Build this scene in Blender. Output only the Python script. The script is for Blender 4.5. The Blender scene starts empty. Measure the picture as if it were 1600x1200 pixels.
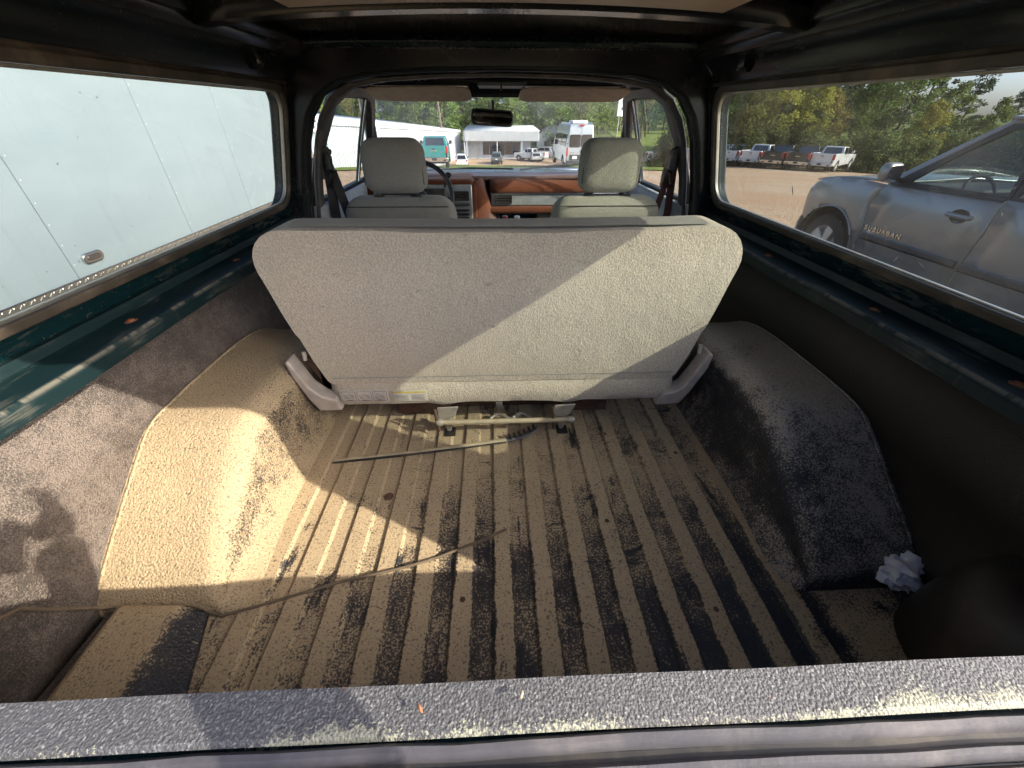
import bpy, bmesh, math, random
from mathutils import Vector, Matrix, noise

# ------------------------------------------------------------------ camera, world, sun, exposure
sc = bpy.context.scene
R = math.radians
cam_d = bpy.data.cameras.new('camera'); cam = bpy.data.objects.new('camera', cam_d)
sc.collection.objects.link(cam); sc.camera = cam
cam_d.sensor_width = 36.0; cam_d.lens = 36.0 * 610 / 1600
cam_d.clip_start = 0.01; cam_d.clip_end = 4000
cam.location = (0, 0, 1.65)
cam.rotation_euler = (Matrix.Rotation(R(-2.4), 3, 'Z') @ Matrix.Rotation(R(90 - 34.8), 3, 'X') @ Matrix.Rotation(R(0.2), 3, 'Z')).to_euler()

TO_SUN = Vector((1.58, -0.75, 1.0)).normalized()
SUN_EL = math.asin(TO_SUN.z)
SUN_AZ = math.atan2(TO_SUN.x, TO_SUN.y)          # clockwise from +Y
w = bpy.data.worlds.new('World'); sc.world = w; w.use_nodes = True
nt = w.node_tree; nt.nodes.clear()
sky = nt.nodes.new('ShaderNodeTexSky'); sky.sky_type = 'NISHITA'; sky.sun_disc = False
sky.sun_elevation = SUN_EL; sky.sun_rotation = SUN_AZ; sky.air_density = 0.42; sky.dust_density = 2.8; sky.ozone_density = 1.0
bg = nt.nodes.new('ShaderNodeBackground'); bg.inputs['Strength'].default_value = 0.15
wo = nt.nodes.new('ShaderNodeOutputWorld')
nt.links.new(sky.outputs[0], bg.inputs[0]); nt.links.new(bg.outputs[0], wo.inputs[0])
sun_d = bpy.data.lights.new('sun', 'SUN'); sun = bpy.data.objects.new('sun', sun_d)
sc.collection.objects.link(sun)
sun_d.energy = 2.0; sun_d.angle = R(0.5); sun_d.color = (1.0, 0.90, 0.74)
sun.rotation_euler = (-TO_SUN).to_track_quat('-Z', 'Y').to_euler(); sun.location = (20, -10, 20)
vs = sc.view_settings
vs.view_transform = 'Standard'; vs.look = 'None'; vs.gamma = 1.0; vs.exposure = 2.28; vs.use_curve_mapping = False
cy = sc.cycles
cy.max_bounces = 8; cy.diffuse_bounces = 6; cy.glossy_bounces = 4; cy.transmission_bounces = 4
cy.transparent_max_bounces = 24; cy.sample_clamp_indirect = 8; cy.caustics_reflective = False; cy.caustics_refractive = False

# ------------------------------------------------------------------ mesh helpers
COL = sc.collection
def link_obj(name, me, parent=None, mat=None):
    o = bpy.data.objects.new(name, me); COL.objects.link(o)
    if mat is not None: me.materials.append(mat)
    if parent is not None:
        o.parent = parent; o.matrix_parent_inverse = Matrix.Translation(-parent.location) if parent.type == 'EMPTY' and parent.get('_world') else Matrix()
    return o
def mk(name, v, f, mat, parent=None, smooth=True, bevel=0, seg=2, solid=0, sub=0, ang=40, off=0):
    me = bpy.data.meshes.new(name); me.from_pydata([tuple(p) for p in v], [], f); me.validate(); me.update()
    bm = bmesh.new(); bm.from_mesh(me); bmesh.ops.recalc_face_normals(bm, faces=bm.faces); bm.to_mesh(me); bm.free()
    return fin(name, me, mat, parent, smooth, bevel, seg, solid, sub, ang, off)
def fin(name, me, mat, parent=None, smooth=True, bevel=0, seg=2, solid=0, sub=0, ang=40, off=0):
    if smooth:
        for p in me.polygons: p.use_smooth = True
        if not sub: me.set_sharp_from_angle(angle=R(ang))
    o = link_obj(name, me, parent, mat)
    if solid:
        m = o.modifiers.new('s', 'SOLIDIFY'); m.thickness = solid; m.offset = off
    if bevel:
        m = o.modifiers.new('b', 'BEVEL'); m.width = bevel; m.segments = seg; m.limit_method = 'ANGLE'; m.angle_limit = R(35)
        m.harden_normals = False
    if sub:
        m = o.modifiers.new('u', 'SUBSURF'); m.levels = sub; m.render_levels = sub
    return o
def empty(name, loc=(0, 0, 0), rz=0, label=None, cat=None, group=None, world=False):
    o = bpy.data.objects.new(name, None); COL.objects.link(o); o.location = loc; o.rotation_euler = (0, 0, rz)
    o.empty_display_size = 0.1
    if world: o['_world'] = 1
    if label: tag(o, label, cat, group)
    return o
def tag(o, label, cat=None, group=None):
    o['label'] = label
    if cat: o['category'] = cat
    if group: o['group'] = group
    return o
class MB:
    def __init__(s): s.v = []; s.f = []
    def add(s, v, f):
        n = len(s.v); s.v += [tuple(p) for p in v]; s.f += [tuple(i + n for i in q) for q in f]; return s
    def box(s, a, b, M=None):
        x0, y0, z0 = a; x1, y1, z1 = b
        v = [Vector(p) for p in ((x0,y0,z0),(x1,y0,z0),(x1,y1,z0),(x0,y1,z0),(x0,y0,z1),(x1,y0,z1),(x1,y1,z1),(x0,y1,z1))]
        if M is not None: v = [M @ p for p in v]
        return s.add(v, [(0,3,2,1),(4,5,6,7),(0,1,5,4),(1,2,6,5),(2,3,7,6),(3,0,4,7)])
    def tube(s, pts, r, n=8, cap=True, flat=1.0, upv=None):
        pts = [Vector(p) for p in pts]; rr = r if isinstance(r, (list, tuple)) else [r] * len(pts)
        v = []; f = []
        for i, p in enumerate(pts):
            d = (pts[min(i + 1, len(pts) - 1)] - pts[max(i - 1, 0)]).normalized()
            u0 = Vector(upv) if upv else (Vector((0, 0, 1)) if abs(d.z) < .9 else Vector((0, 1, 0)))
            a = d.cross(u0).normalized(); b = a.cross(d).normalized()
            for k in range(n):
                t = 2 * math.pi * k / n
                v.append(p + a * math.cos(t) * rr[i] + b * math.sin(t) * rr[i] * flat)
        for i in range(len(pts) - 1):
            for k in range(n):
                f.append((i*n+k, i*n+(k+1) % n, (i+1)*n+(k+1) % n, (i+1)*n+k))
        if cap:
            f.append(tuple(range(n))[::-1]); f.append(tuple(range((len(pts)-1)*n, len(pts)*n)))
        return s.add(v, f)
    def strip(s, pts, wv, th):            # flat ribbon: width vector wv, thickness vector th
        wv = Vector(wv); th = Vector(th); v = []; f = []
        for p in pts:
            p = Vector(p); v += [p - wv/2, p + wv/2, p + wv/2 + th, p - wv/2 + th]
        for i in range(len(pts) - 1):
            a = i * 4; b = a + 4
            f += [(a, a+1, b+1, b), (a+1, a+2, b+2, b+1), (a+2, a+3, b+3, b+2), (a+3, a, b, b+3)]
        f += [(0, 3, 2, 1), (len(v)-4, len(v)-3, len(v)-2, len(v)-1)]
        return s.add(v, f)
    def lathe(s, prof, n=16, c=(0, 0, 0), axis='z'):
        v = []; f = []; m = len(prof)
        for k in range(n):
            t = 2 * math.pi * k / n
            for r, h in prof:
                q = (r * math.cos(t), r * math.sin(t), h)
                if axis == 'x': q = (q[2], q[0], q[1])
                if axis == 'y': q = (q[0], q[2], q[1])
                v.append((q[0] + c[0], q[1] + c[1], q[2] + c[2]))
        for k in range(n):
            for i in range(m - 1):
                f.append((k*m+i, ((k+1) % n)*m+i, ((k+1) % n)*m+i+1, k*m+i+1))
        return s.add(v, f)
    def prism(s, poly, fn, d0, d1):      # poly of 2-D points, fn(a, b, depth)->3-D
        n = len(poly)
        v = [fn(a, b, d0) for a, b in poly] + [fn(a, b, d1) for a, b in poly]
        f = [tuple(range(n)), tuple(range(2*n-1, n-1, -1))] + [(i, (i+1) % n, n+(i+1) % n, n+i) for i in range(n)]
        return s.add(v, f)
    def grid(s, fn, nu, nv):
        v = [fn(i / nu, j / nv) for i in range(nu + 1) for j in range(nv + 1)]
        f = [(i*(nv+1)+j, (i+1)*(nv+1)+j, (i+1)*(nv+1)+j+1, i*(nv+1)+j+1) for i in range(nu) for j in range(nv)]
        return s.add(v, f)
    def ring(s, outer, inner, closed=True, back=None):   # 3-D loops of equal count; back = offset vector
        n = len(outer); m = n if closed else n - 1
        bo = Vector(back); v = [Vector(p) for p in outer] + [Vector(p) for p in inner]
        v += [p + bo for p in v]; f = []
        for i in range(m):
            j = (i + 1) % n
            f += [(i, j, n+j, n+i), (2*n+i, 3*n+i, 3*n+j, 2*n+j), (i, 2*n+i, 2*n+j, j), (n+i, n+j, 3*n+j, 3*n+i)]
        if not closed:
            for i in (0, n - 1): f.append((i, n+i, 3*n+i, 2*n+i))
        return s.add(v, f)
    def out(s, name, mat, parent=None, **k): return mk(name, s.v, s.f, mat, parent, **k)
def B(name, a, b, mat, parent=None, bevel=0.004, M=None, **k): return MB().box(a, b, M).out(name, mat, parent, bevel=bevel, **k)
def rrect(a0, a1, b0, b1, r, n=6):
    pts = []
    for cx, cz, t0 in ((a1-r, b1-r, 0), (a0+r, b1-r, 90), (a0+r, b0+r, 180), (a1-r, b0+r, 270)):
        for k in range(n + 1):
            t = R(t0 + 90 * k / n); pts.append((cx + r*math.cos(t), cz + r*math.sin(t)))
    return pts
def smooth01(a, b, x):
    t = max(0, min(1, (x - a) / (b - a))); return t * t * (3 - 2 * t)
def panel(name, poly, fn, mat, parent, ys=(), zs=(), solid=0.01, smooth=True, **k):
    # polygon in (y,z), cut into strips, mapped to 3-D by fn(y,z)
    bm = bmesh.new(); bm.faces.new([bm.verts.new((0, y, z)) for y, z in poly])
    for y in ys: bmesh.ops.bisect_plane(bm, geom=bm.verts[:] + bm.edges[:] + bm.faces[:], plane_co=(0, y, 0), plane_no=(0, 1, 0))
    for z in zs: bmesh.ops.bisect_plane(bm, geom=bm.verts[:] + bm.edges[:] + bm.faces[:], plane_co=(0, 0, z), plane_no=(0, 0, 1))
    for v in bm.verts: v.co = Vector(fn(v.co.y, v.co.z))
    bmesh.ops.recalc_face_normals(bm, faces=bm.faces)
    me = bpy.data.meshes.new(name); bm.to_mesh(me); bm.free()
    return fin(name, me, mat, parent, smooth=smooth, solid=solid, **k)
def copy_tree(o, parent=None):
    c = o.copy(); COL.objects.link(c); c.parent = parent
    if parent is not None: c.matrix_parent_inverse = o.matrix_parent_inverse.copy()
    for ch in list(o.children): copy_tree(ch, c)
    return c

# ------------------------------------------------------------------ materials
class NT:
    def __init__(s, name):
        s.m = bpy.data.materials.new(name); s.m.use_nodes = True; s.t = s.m.node_tree; s.t.nodes.clear()
        s.o = s.n('ShaderNodeOutputMaterial')
    def n(s, typ, **k):
        q = s.t.nodes.new(typ)
        for a, b in k.items(): setattr(q, a, b)
        return q
    def val(s, sock, x):
        if hasattr(x, 'is_output') or hasattr(x, 'links'): s.t.links.new(x, sock)
        else: sock.default_value = x
    def math(s, op, a, b=0.0, c=0.0, clamp=False):
        q = s.n('ShaderNodeMath', operation=op, use_clamp=clamp)
        for i, x in enumerate((a, b, c)): s.val(q.inputs[i], x)
        return q.outputs[0]
    def ramp(s, x, a, b, lo=0.0, hi=1.0):
        q = s.n('ShaderNodeMapRange', interpolation_type='SMOOTHSTEP')
        for i, z in enumerate((x, a, b, lo, hi)): s.val(q.inputs[i], z)
        return q.outputs[0]
    def mix(s, f, a, b):
        q = s.n('ShaderNodeMix', data_type='RGBA')
        s.val(q.inputs[0], f); s.val(q.inputs[6], a); s.val(q.inputs[7], b); return q.outputs[2]
    def obj(s): return s.n('ShaderNodeTexCoord').outputs['Object']
    def pos(s): return s.n('ShaderNodeNewGeometry').outputs['Position']
    def sep(s, v):
        q = s.n('ShaderNodeSeparateXYZ'); s.val(q.inputs[0], v); return q.outputs
    def scale(s, v, k):
        q = s.n('ShaderNodeMapping'); s.val(q.inputs[0], v); q.inputs['Scale'].default_value = k; return q.outputs[0]
    def noise(s, v, sc_, det=3, rough=.55, dist=0):
        q = s.n('ShaderNodeTexNoise'); s.val(q.inputs['Vector'], v)
        q.inputs['Scale'].default_value = sc_; q.inputs['Detail'].default_value = det; q.inputs['Roughness'].default_value = rough
        q.inputs['Distortion'].default_value = dist
        return q.outputs[0]
    def voro(s, v, sc_, feat='F1'):
        q = s.n('ShaderNodeTexVoronoi', feature=feat); s.val(q.inputs['Vector'], v); q.inputs['Scale'].default_value = sc_; return q.outputs[0]
    def bump(s, h, st, dist):
        q = s.n('ShaderNodeBump'); s.val(q.inputs['Strength'], st); q.inputs['Distance'].default_value = dist; s.val(q.inputs['Height'], h); return q.outputs[0]
    def bsdf(s, col, rough=.6, metal=0.0, normal=None, spec=None, coat=None, sheen=None, trans=None):
        q = s.n('ShaderNodeBsdfPrincipled'); s.val(q.inputs['Base Color'], col); s.val(q.inputs['Roughness'], rough); s.val(q.inputs['Metallic'], metal)
        if normal is not None: s.val(q.inputs['Normal'], normal)
        if spec is not None: q.inputs['Specular IOR Level'].default_value = spec
        if coat is not None: q.inputs['Coat Weight'].default_value = coat; q.inputs['Coat Roughness'].default_value = .08
        if sheen is not None: q.inputs['Sheen Weight'].default_value = sheen
        return q.outputs[0]
    def done(s, sh): s.t.links.new(sh, s.o.inputs[0]); return s.m
def c4(c): return (c[0], c[1], c[2], 1)
def plain(name, col, rough=.6, metal=0.0, var=.12, nsc=30, bump=0, bsc=200, spec=None, coat=None, dust=0, dcol=(.36, .29, .2)):
    t = NT(name); v = t.obj(); n = t.noise(v, nsc, 4)
    c = t.mix(t.ramp(n, .3, .7), c4([x*(1-var) for x in col]), c4([min(1, x*(1+var)) for x in col]))
    r = t.math('ADD', rough - .08, t.math('MULTIPLY', n, .16))
    if dust:
        n2 = t.noise(v, nsc*.35, 6, .65); m = t.math('MULTIPLY', t.ramp(n2, .45, .75), dust)
        c = t.mix(m, c, c4(dcol)); r = t.math('ADD', r, t.math('MULTIPLY', m, .4))
    nm = t.bump(t.noise(v, bsc, 3), bump, .002) if bump else None
    return t.done(t.bsdf(c, r, metal, nm, spec, coat))
DUST = (.42, .325, .200); LINER = (.016, .018, .024)
def liner(name, amount, grain=130, stripes=False, dust=DUST, base=LINER, blotch=6.0, st=.5, dist=.004):
    """spray-on bed liner: pebbly dark coating with settled dust; amount(t, v) -> socket 0..1"""
    t = NT(name); v = t.obj(); am = amount(t, v)
    fine = t.noise(v, grain, 4, .7); big = t.noise(v, blotch, 5, .6)
    mid = t.noise(v, 28, 4, .7)
    lvl = t.math('ADD', am, t.math('MULTIPLY', t.math('SUBTRACT', big, .5), 1.0))
    lvl = t.math('ADD', lvl, t.math('MULTIPLY', t.math('SUBTRACT', mid, .5), .75))
    lvl = t.math('MINIMUM', lvl, .72)
    x = t.math('ADD', lvl, t.math('MULTIPLY', t.math('SUBTRACT', fine, .5), 2.1))
    m = t.math('ADD', t.math('MULTIPLY', t.ramp(x, .38, .64), .84), t.math('MULTIPLY', t.ramp(x, .0, 1.25), .16))
    film = t.math('MULTIPLY', t.ramp(lvl, .1, 1.1), .34)
    m2 = t.math('MAXIMUM', m, film)
    c = t.mix(t.noise(v, 9, 5), c4([k*.85 for k in dust]), c4([min(1, k*1.12) for k in dust]))
    c = t.mix(m2, c4(base), c)
    peb = t.math('SUBTRACT', 1.0, t.voro(v, grain * .85)); hgt = t.math('ADD', t.math('MULTIPLY', peb, .8), t.math('MULTIPLY', fine, .6))
    nm = t.bump(hgt, st, dist)
    return t.done(t.bsdf(c, t.math('ADD', .45, t.math('MULTIPLY', m2, .45)), 0.0, nm, spec=.4))
XC = 0.04; F = 0.80; PITCH = 0.0873; RIB0 = -0.347
def am_floor(t, v):
    x, y, z = t.sep(v)
    wob = t.math('MULTIPLY', t.math('SUBTRACT', t.noise(v, 14, 4), .5), .016)
    ph = t.math('MULTIPLY', t.math('ADD', t.math('SUBTRACT', x, RIB0), wob), 2 * math.pi / PITCH)
    stripe = t.math('MULTIPLY', t.ramp(t.math('COSINE', ph), -.25, .55), t.ramp(x, .655, .675, 1.0, 0.0))
    base = t.ramp(y, .26, .90, .30, .70)
    left = t.ramp(x, -.62, .0, .30, 0.0); right = t.math('ADD', t.ramp(x, .15, .6, 0.0, -.12), t.ramp(x, .655, .69, 0.0, .30))
    a = t.math('ADD', t.math('ADD', base, left), right)
    rear = t.ramp(y, .22, .34, .78, .92)
    sc1 = t.ramp(t.noise(t.scale(v, (26, 5, 1)), 1.0, 5, .7), .57, .68); sc2 = t.ramp(t.noise(t.scale(v, (5, 16, 1)), 1.3, 5, .75, 1.5), .60, .68)
    res = t.math('MAXIMUM', a, t.math('MULTIPLY', stripe, rear))
    return t.math('SUBTRACT', res, t.math('MULTIPLY', t.math('MAXIMUM', sc1, sc2), .38))
def am_well(hi, lo, rear):
    def fn(t, v):
        nz = t.sep(t.n('ShaderNodeNewGeometry').outputs['True Normal'])[2]
        x, y, z = t.sep(v)
        up = t.ramp(t.math('ABSOLUTE', nz), .15, .75, lo, hi)
        return t.math('MULTIPLY', up, t.ramp(y, .42, 1.0, rear, 1.0))
    return fn
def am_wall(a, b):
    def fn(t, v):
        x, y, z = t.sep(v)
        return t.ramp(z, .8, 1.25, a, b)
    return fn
M = {}
M['floor'] = liner('dusty_floor_liner', am_floor, 215, blotch=5, st=.5, dist=.002)
M['wellL'] = liner('dusty_left_well', am_well(.90, .56, .95), 250, blotch=4, st=.7)
M['wellR'] = liner('dusty_right_well', am_well(.74, .28, .62), 250, blotch=5, st=.7, dust=(.37, .325, .26))
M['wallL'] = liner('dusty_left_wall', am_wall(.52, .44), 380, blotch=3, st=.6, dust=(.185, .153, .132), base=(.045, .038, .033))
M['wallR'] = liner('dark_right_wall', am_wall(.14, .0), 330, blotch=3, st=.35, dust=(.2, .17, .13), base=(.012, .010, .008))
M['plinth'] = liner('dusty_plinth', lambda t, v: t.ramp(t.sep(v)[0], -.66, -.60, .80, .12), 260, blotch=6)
def ledge_mat():
    t = NT('tailgate_ledge_liner'); v = t.obj(); x, y, z = t.sep(v)
    fine = t.noise(v, 420, 3, .6); big = t.noise(v, 9, 4, .6)
    wear = t.math('ADD', t.ramp(y, .083, .102, .30, -.04), t.ramp(x, -.1, .5, -.08, .20))
    m = t.ramp(t.math('ADD', t.math('ADD', wear, t.math('MULTIPLY', t.math('SUBTRACT', big, .5), 1.5)), t.math('MULTIPLY', t.math('SUBTRACT', fine, .5), .9)), .30, .42)
    hi = t.ramp(fine, .52, .66)
    c = t.mix(hi, (.058, .060, .066, 1), (.155, .158, .165, 1)); c = t.mix(m, c, (.235, .24, .185, 1))
    rs = t.ramp(t.noise(v, 16, 3), .70, .74); c = t.mix(rs, c, (.24, .10, .04, 1))
    peb = t.math('SUBTRACT', 1.0, t.voro(v, 460))
    return t.done(t.bsdf(c, .72, 0.0, t.bump(t.math('ADD', t.math('MULTIPLY', peb, .9), t.math('MULTIPLY', fine, .7)), .42, .0024)))
M['ledge'] = ledge_mat()
def paint(name, col, rough, dust, dcol=(.30, .26, .19), sc_=5):
    t = NT(name); v = t.obj()
    n = t.noise(v, sc_, 6, .7); s = t.noise(t.scale(v, (40, 5, 40)), 3, 5, .65)
    m = t.math('MULTIPLY', t.ramp(t.math('MULTIPLY', n, s), .26, .46), dust)
    sp = t.math('MULTIPLY', t.ramp(t.noise(v, 160, 2), .68, .76), dust)
    m = t.math('MAXIMUM', m, sp)
    c = t.mix(m, c4(col), c4(dcol))
    return t.done(t.bsdf(c, t.math('ADD', rough, t.math('MULTIPLY', m, .5)), 0.0, t.bump(s, .05, .002), spec=.5))
M['green'] = paint('dark_green_paint', (.003, .016, .019), .26, .30)
def rail_mat():
    t = NT('worn_rail_paint'); v = t.obj(); x, y, z = t.sep(v)
    ax = t.math('ABSOLUTE', t.math('SUBTRACT', x, XC))
    st = t.noise(t.scale(v, (60, 3, 60)), 3, 6, .7); dr = t.noise(t.scale(v, (1, 34, 1.5)), 2, 3, .6); bl = t.noise(v, 7, 5, .65)
    edge = t.math('MULTIPLY', t.ramp(t.math('ABSOLUTE', t.math('SUBTRACT', ax, .786)), .0055, .001), t.ramp(t.noise(t.scale(v, (1, 9, 1)), 3, 6, .75), .42, .55))
    edge = t.math('MULTIPLY', edge, t.ramp(z, 1.262, 1.275))
    drip = t.math('MULTIPLY', t.ramp(dr, .60, .75), t.math('MULTIPLY', t.ramp(ax, .790, .783), .22))
    scr = t.math('MULTIPLY', t.ramp(t.math('MULTIPLY', st, bl), .27, .40), .55)
    m = t.math('MAXIMUM', t.math('MAXIMUM', edge, drip), scr)
    c = t.mix(bl, (.003, .010, .013, 1), (.004, .019, .021, 1)); c = t.mix(m, c, (.10, .098, .08, 1))
    return t.done(t.bsdf(c, t.math('ADD', .48, t.math('MULTIPLY', m, .4)), 0.0, t.bump(st, .1, .002), spec=.3))
M['rail'] = rail_mat()
M['roof'] = paint('dark_roof_paint', (.008, .011, .013), .22, .20, (.10, .08, .055), 3)
M['headliner'] = paint('glossy_roof_panel', (.045, .038, .032), .13, .12, (.12, .09, .06), 3)
M['liner'] = paint('tan_roof_reflection', (.62, .46, .33), .5, .2, (.3, .22, .15), 3)  # tan stands in for bright light reflected in the dark roof paint
M['black'] = plain('black_plastic', (.014, .014, .015), .5, dust=.25)
M['rubber'] = plain('grey_black_rubber', (.060, .060, .070), .55, bump=.15, dust=.35, dcol=(.3, .27, .25))
M['seal'] = plain('window_rubber', (.045, .036, .026), .6, dust=.5, dcol=(.25, .2, .14))
M['bead'] = plain('chrome_bead', (.45, .42, .36), .35, .8, dust=.4)
def fabric(name, col, dirt, sc_=260):
    t = NT(name); v = t.obj()
    f = t.noise(v, sc_, 3, .7); n = t.noise(v, 4, 6, .65); k = t.noise(t.scale(v, (22, 22, 55)), 1.0, 5, .75)
    c = t.mix(t.ramp(n, .35, .7), c4([x * .93 for x in col]), c4(col))
    c = t.mix(t.math('MULTIPLY', t.ramp(f, .62, .38), .42), c, c4([x * .45 for x in col]))
    c = t.mix(t.math('MULTIPLY', t.ramp(k, .62, .74), dirt), c, c4([x * .35 for x in col]))
    lo = t.noise(v, 11, 4, .6)
    hh = t.math('ADD', f, t.math('MULTIPLY', lo, 2.2))
    return t.done(t.bsdf(c, .95, 0.0, t.bump(hh, .8, .005), spec=.12, sheen=.25))
M['bench'] = fabric('beige_bench_cloth', (.57, .50, .385), .8, 210)
M['bench2'] = fabric('beige_bench_vinyl', (.34, .33, .28), .25, 420)
M['cloth'] = fabric('grey_seat_cloth', (.33, .31, .275), .35, 300)
M['clothdirty'] = fabric('olive_seat_cloth', (.38, .37, .295), .75, 300)
M['plast'] = plain('beige_plastic', (.37, .325, .28), .45, dust=.35)
M['greyplast'] = plain('grey_trim_plastic', (.055, .055, .055), .5, dust=.3)
M['doorvinyl'] = plain('grey_door_vinyl', (.33, .345, .36), .55, dust=.2)
M['metal'] = plain('dusty_zinc', (.42, .39, .33), .5, .5, dust=.6)
M['brass'] = plain('dusty_yellow_bar', (.40, .34, .22), .6, .15, dust=.6)
M['rust'] = plain('rust', (.16, .055, .022), .85, 0, .35, 60, .4, 300)
M['rustbrown'] = plain('brown_metal', (.075, .035, .022), .7, 0, .35, 25, .2, dust=.3)
M['chrome'] = plain('chrome', (.62, .63, .64), .16, 1.0, .05)
M['dash'] = fabric('brown_dash_mat', (.155, .048, .021), .25, 220)
M['dashtop'] = plain('dash_top_vinyl', (.135, .085, .075), .42, dust=.2)
M['silver'] = plain('brushed_dash_trim', (.40, .42, .41), .38, .55, dust=.2)
M['white'] = plain('white_plastic', (.75, .75, .72), .45)
M['belt_r'] = plain('brown_webbing', (.085, .030, .022), .8, bump=.3, bsc=500)
M['belt_l'] = plain('black_webbing', (.025, .022, .022), .8, bump=.3, bsc=500)
M['visor'] = plain('tan_visor', (.62, .48, .36), .75, bump=.1)
M['teal'] = plain('teal_carpet', (.012, .085, .085), .9, bump=.3)
M['cream'] = plain('cream_board', (.42, .36, .26), .7)
def glass(name, tint, refl=.06, dust=.05, sc_=3, dcol=(.6, .58, .52), rough=.02):
    t = NT(name); v = t.obj()
    tr = t.n('ShaderNodeBsdfTransparent'); tr.inputs[0].default_value = c4(tint)
    gl = t.n('ShaderNodeBsdfGlossy'); gl.inputs['Roughness'].default_value = rough
    fr = t.n('ShaderNodeLayerWeight'); fr.inputs[0].default_value = .5
    m1 = t.n('ShaderNodeMixShader'); t.val(m1.inputs[0], t.math('ADD', t.math('MULTIPLY', t.math('POWER', fr.outputs[1], 5.0), .6), refl)); t.t.links.new(tr.outputs[0], m1.inputs[1]); t.t.links.new(gl.outputs[0], m1.inputs[2])
    df = t.n('ShaderNodeBsdfDiffuse'); df.inputs[0].default_value = c4(dcol)
    n = t.noise(v, sc_, 6, .65); sp = t.ramp(t.noise(v, 120, 2), .74, .78)
    mk_ = t.math('ADD', t.math('MULTIPLY', t.ramp(n, .3, .8), dust), t.math('MULTIPLY', sp, min(.5, dust * 3)))
    m2 = t.n('ShaderNodeMixShader'); t.val(m2.inputs[0], mk_); t.t.links.new(m1.outputs[0], m2.inputs[1])
    tl = t.n('ShaderNodeBsdfTranslucent'); tl.inputs[0].default_value = c4(dcol); m3 = t.n('ShaderNodeMixShader'); m3.inputs[0].default_value = .5
    t.t.links.new(df.outputs[0], m3.inputs[1]); t.t.links.new(tl.outputs[0], m3.inputs[2]); t.t.links.new(m3.outputs[0], m2.inputs[2])
    return t.done(m2.outputs[0])
M['gl_side'] = glass('side_glass', (.355, .395, .385), .025, .028)
M['gl_door'] = glass('door_glass', (.50, .56, .56), .03, .03)
M['gl_front'] = glass('windshield_glass', (.62, .67, .65), .02, .32, 2, (.66, .66, .60))
M['gl_tint'] = glass('vehicle_glass', (.62, .70, .70), .07, .0)
M['gl_dark'] = glass('dark_vehicle_glass', (.05, .06, .07), .12, .02)
M['mirror'] = plain('mirror_face', (.70, .72, .74), .04, 1.0, .02)

# ------------------------------------------------------------------ the truck (one thing, its inside is what we see)
T = empty('utility_truck', (XC, 1.6, 0), world=True, label='old dark green utility truck with dusty open cargo bed and beige rear bench', cat='truck')
def both(fn):
    for s in (-1, 1): fn(s)
X = lambda s, h: XC + s * h

# bed floor: pressed ribs
def floor():
    prof = []; x = -.60
    xs = []
    k0 = RIB0 - 2 * PITCH
    pts = [(-.85, 0)]
    for k in range(14):
        c = k0 + k * PITCH
        pts += [(c - .026, 0), (c - .020, .008), (c + .020, .008), (c + .026, 0)]
    pts.append((.93, 0))
    m = MB(); ys = [.10, .20, .24] + [.24 + i * .1 for i in range(1, 16)]
    def rz(h, y): return F + h * smooth01(.19, .235, y)
    v = [(x, y, rz(h, y)) for x, h in pts for y in ys]; n = len(ys)
    f = [(i*n+j, (i+1)*n+j, (i+1)*n+j+1, i*n+j+1) for i in range(len(pts)-1) for j in range(n-1)]
    o = mk('bed_floor', v, f, M['floor'], T, ang=25, bevel=0)
    for bx, by in ((-.30, .70), (.265, .60), (.53, .83), (-.085, .42), (.44, .38)):
        MB().lathe([(0, .0045), (.006, .004), (.007, .002), (.012, .0015), (.013, 0)], 10, (bx, by, F + .004)).out('floor_bolt', M['rustbrown'], o)
floor()

# wheel wells
WP = [(.412, 0), (.418, .035), (.438, .062), (.50, .105), (.56, .147), (.62, .188), (.68, .228), (.715, .248), (.75, .256), (.82, .259), (.92, .260), (1.06, .260), (1.18, .252), (1.28, .225), (1.36, .165), (1.41, .09), (1.43, 0)]
def well(s):
    v = []; nx = 0
    for i, (y, h) in enumerate(WP):
        r = min(.060, h * .5 + .001); xi = .615; row = []
        fl = .03 * math.exp(-((y - .45) / .12) ** 2)
        row.append((.868, h))
        row.append((.835, h)); row.append((.75, h * .995))
        for k in range(7):
            a = R(90 * k / 6)
            row.append((xi + r - r * math.sin(a) * 1.0, h - r + r * math.cos(a)))
        row.append((xi - .004, max(0, h - r) * .66)); row.append((xi - .012 - fl, max(0, h - r) * .28)); row.append((xi - .035 - fl, 0.0))
        nx = len(row)
        v += [(X(s, a), y, F + max(.002, b)) for a, b in row]
    f = [(i*nx+j, (i+1)*nx+j, (i+1)*nx+j+1, i*nx+j+1) for i in range(len(WP)-1) for j in range(nx-1)]
    o = mk('wheel_well', v, f, M['wellL'] if s < 0 else M['wellR'], T, sub=2)
    fl = MB().tube([(X(s, .850), y, F + h + .001) for y, h in WP], .0045, 6)
    fl.out('weld_flange', M['wellL'] if s < 0 else M['wellR'], o, sub=1)
    tag(o, 'tan dust covered wheel well below the trailer side window' if s < 0 else 'dark blue black wheel well with thin dust')
both(well)

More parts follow.
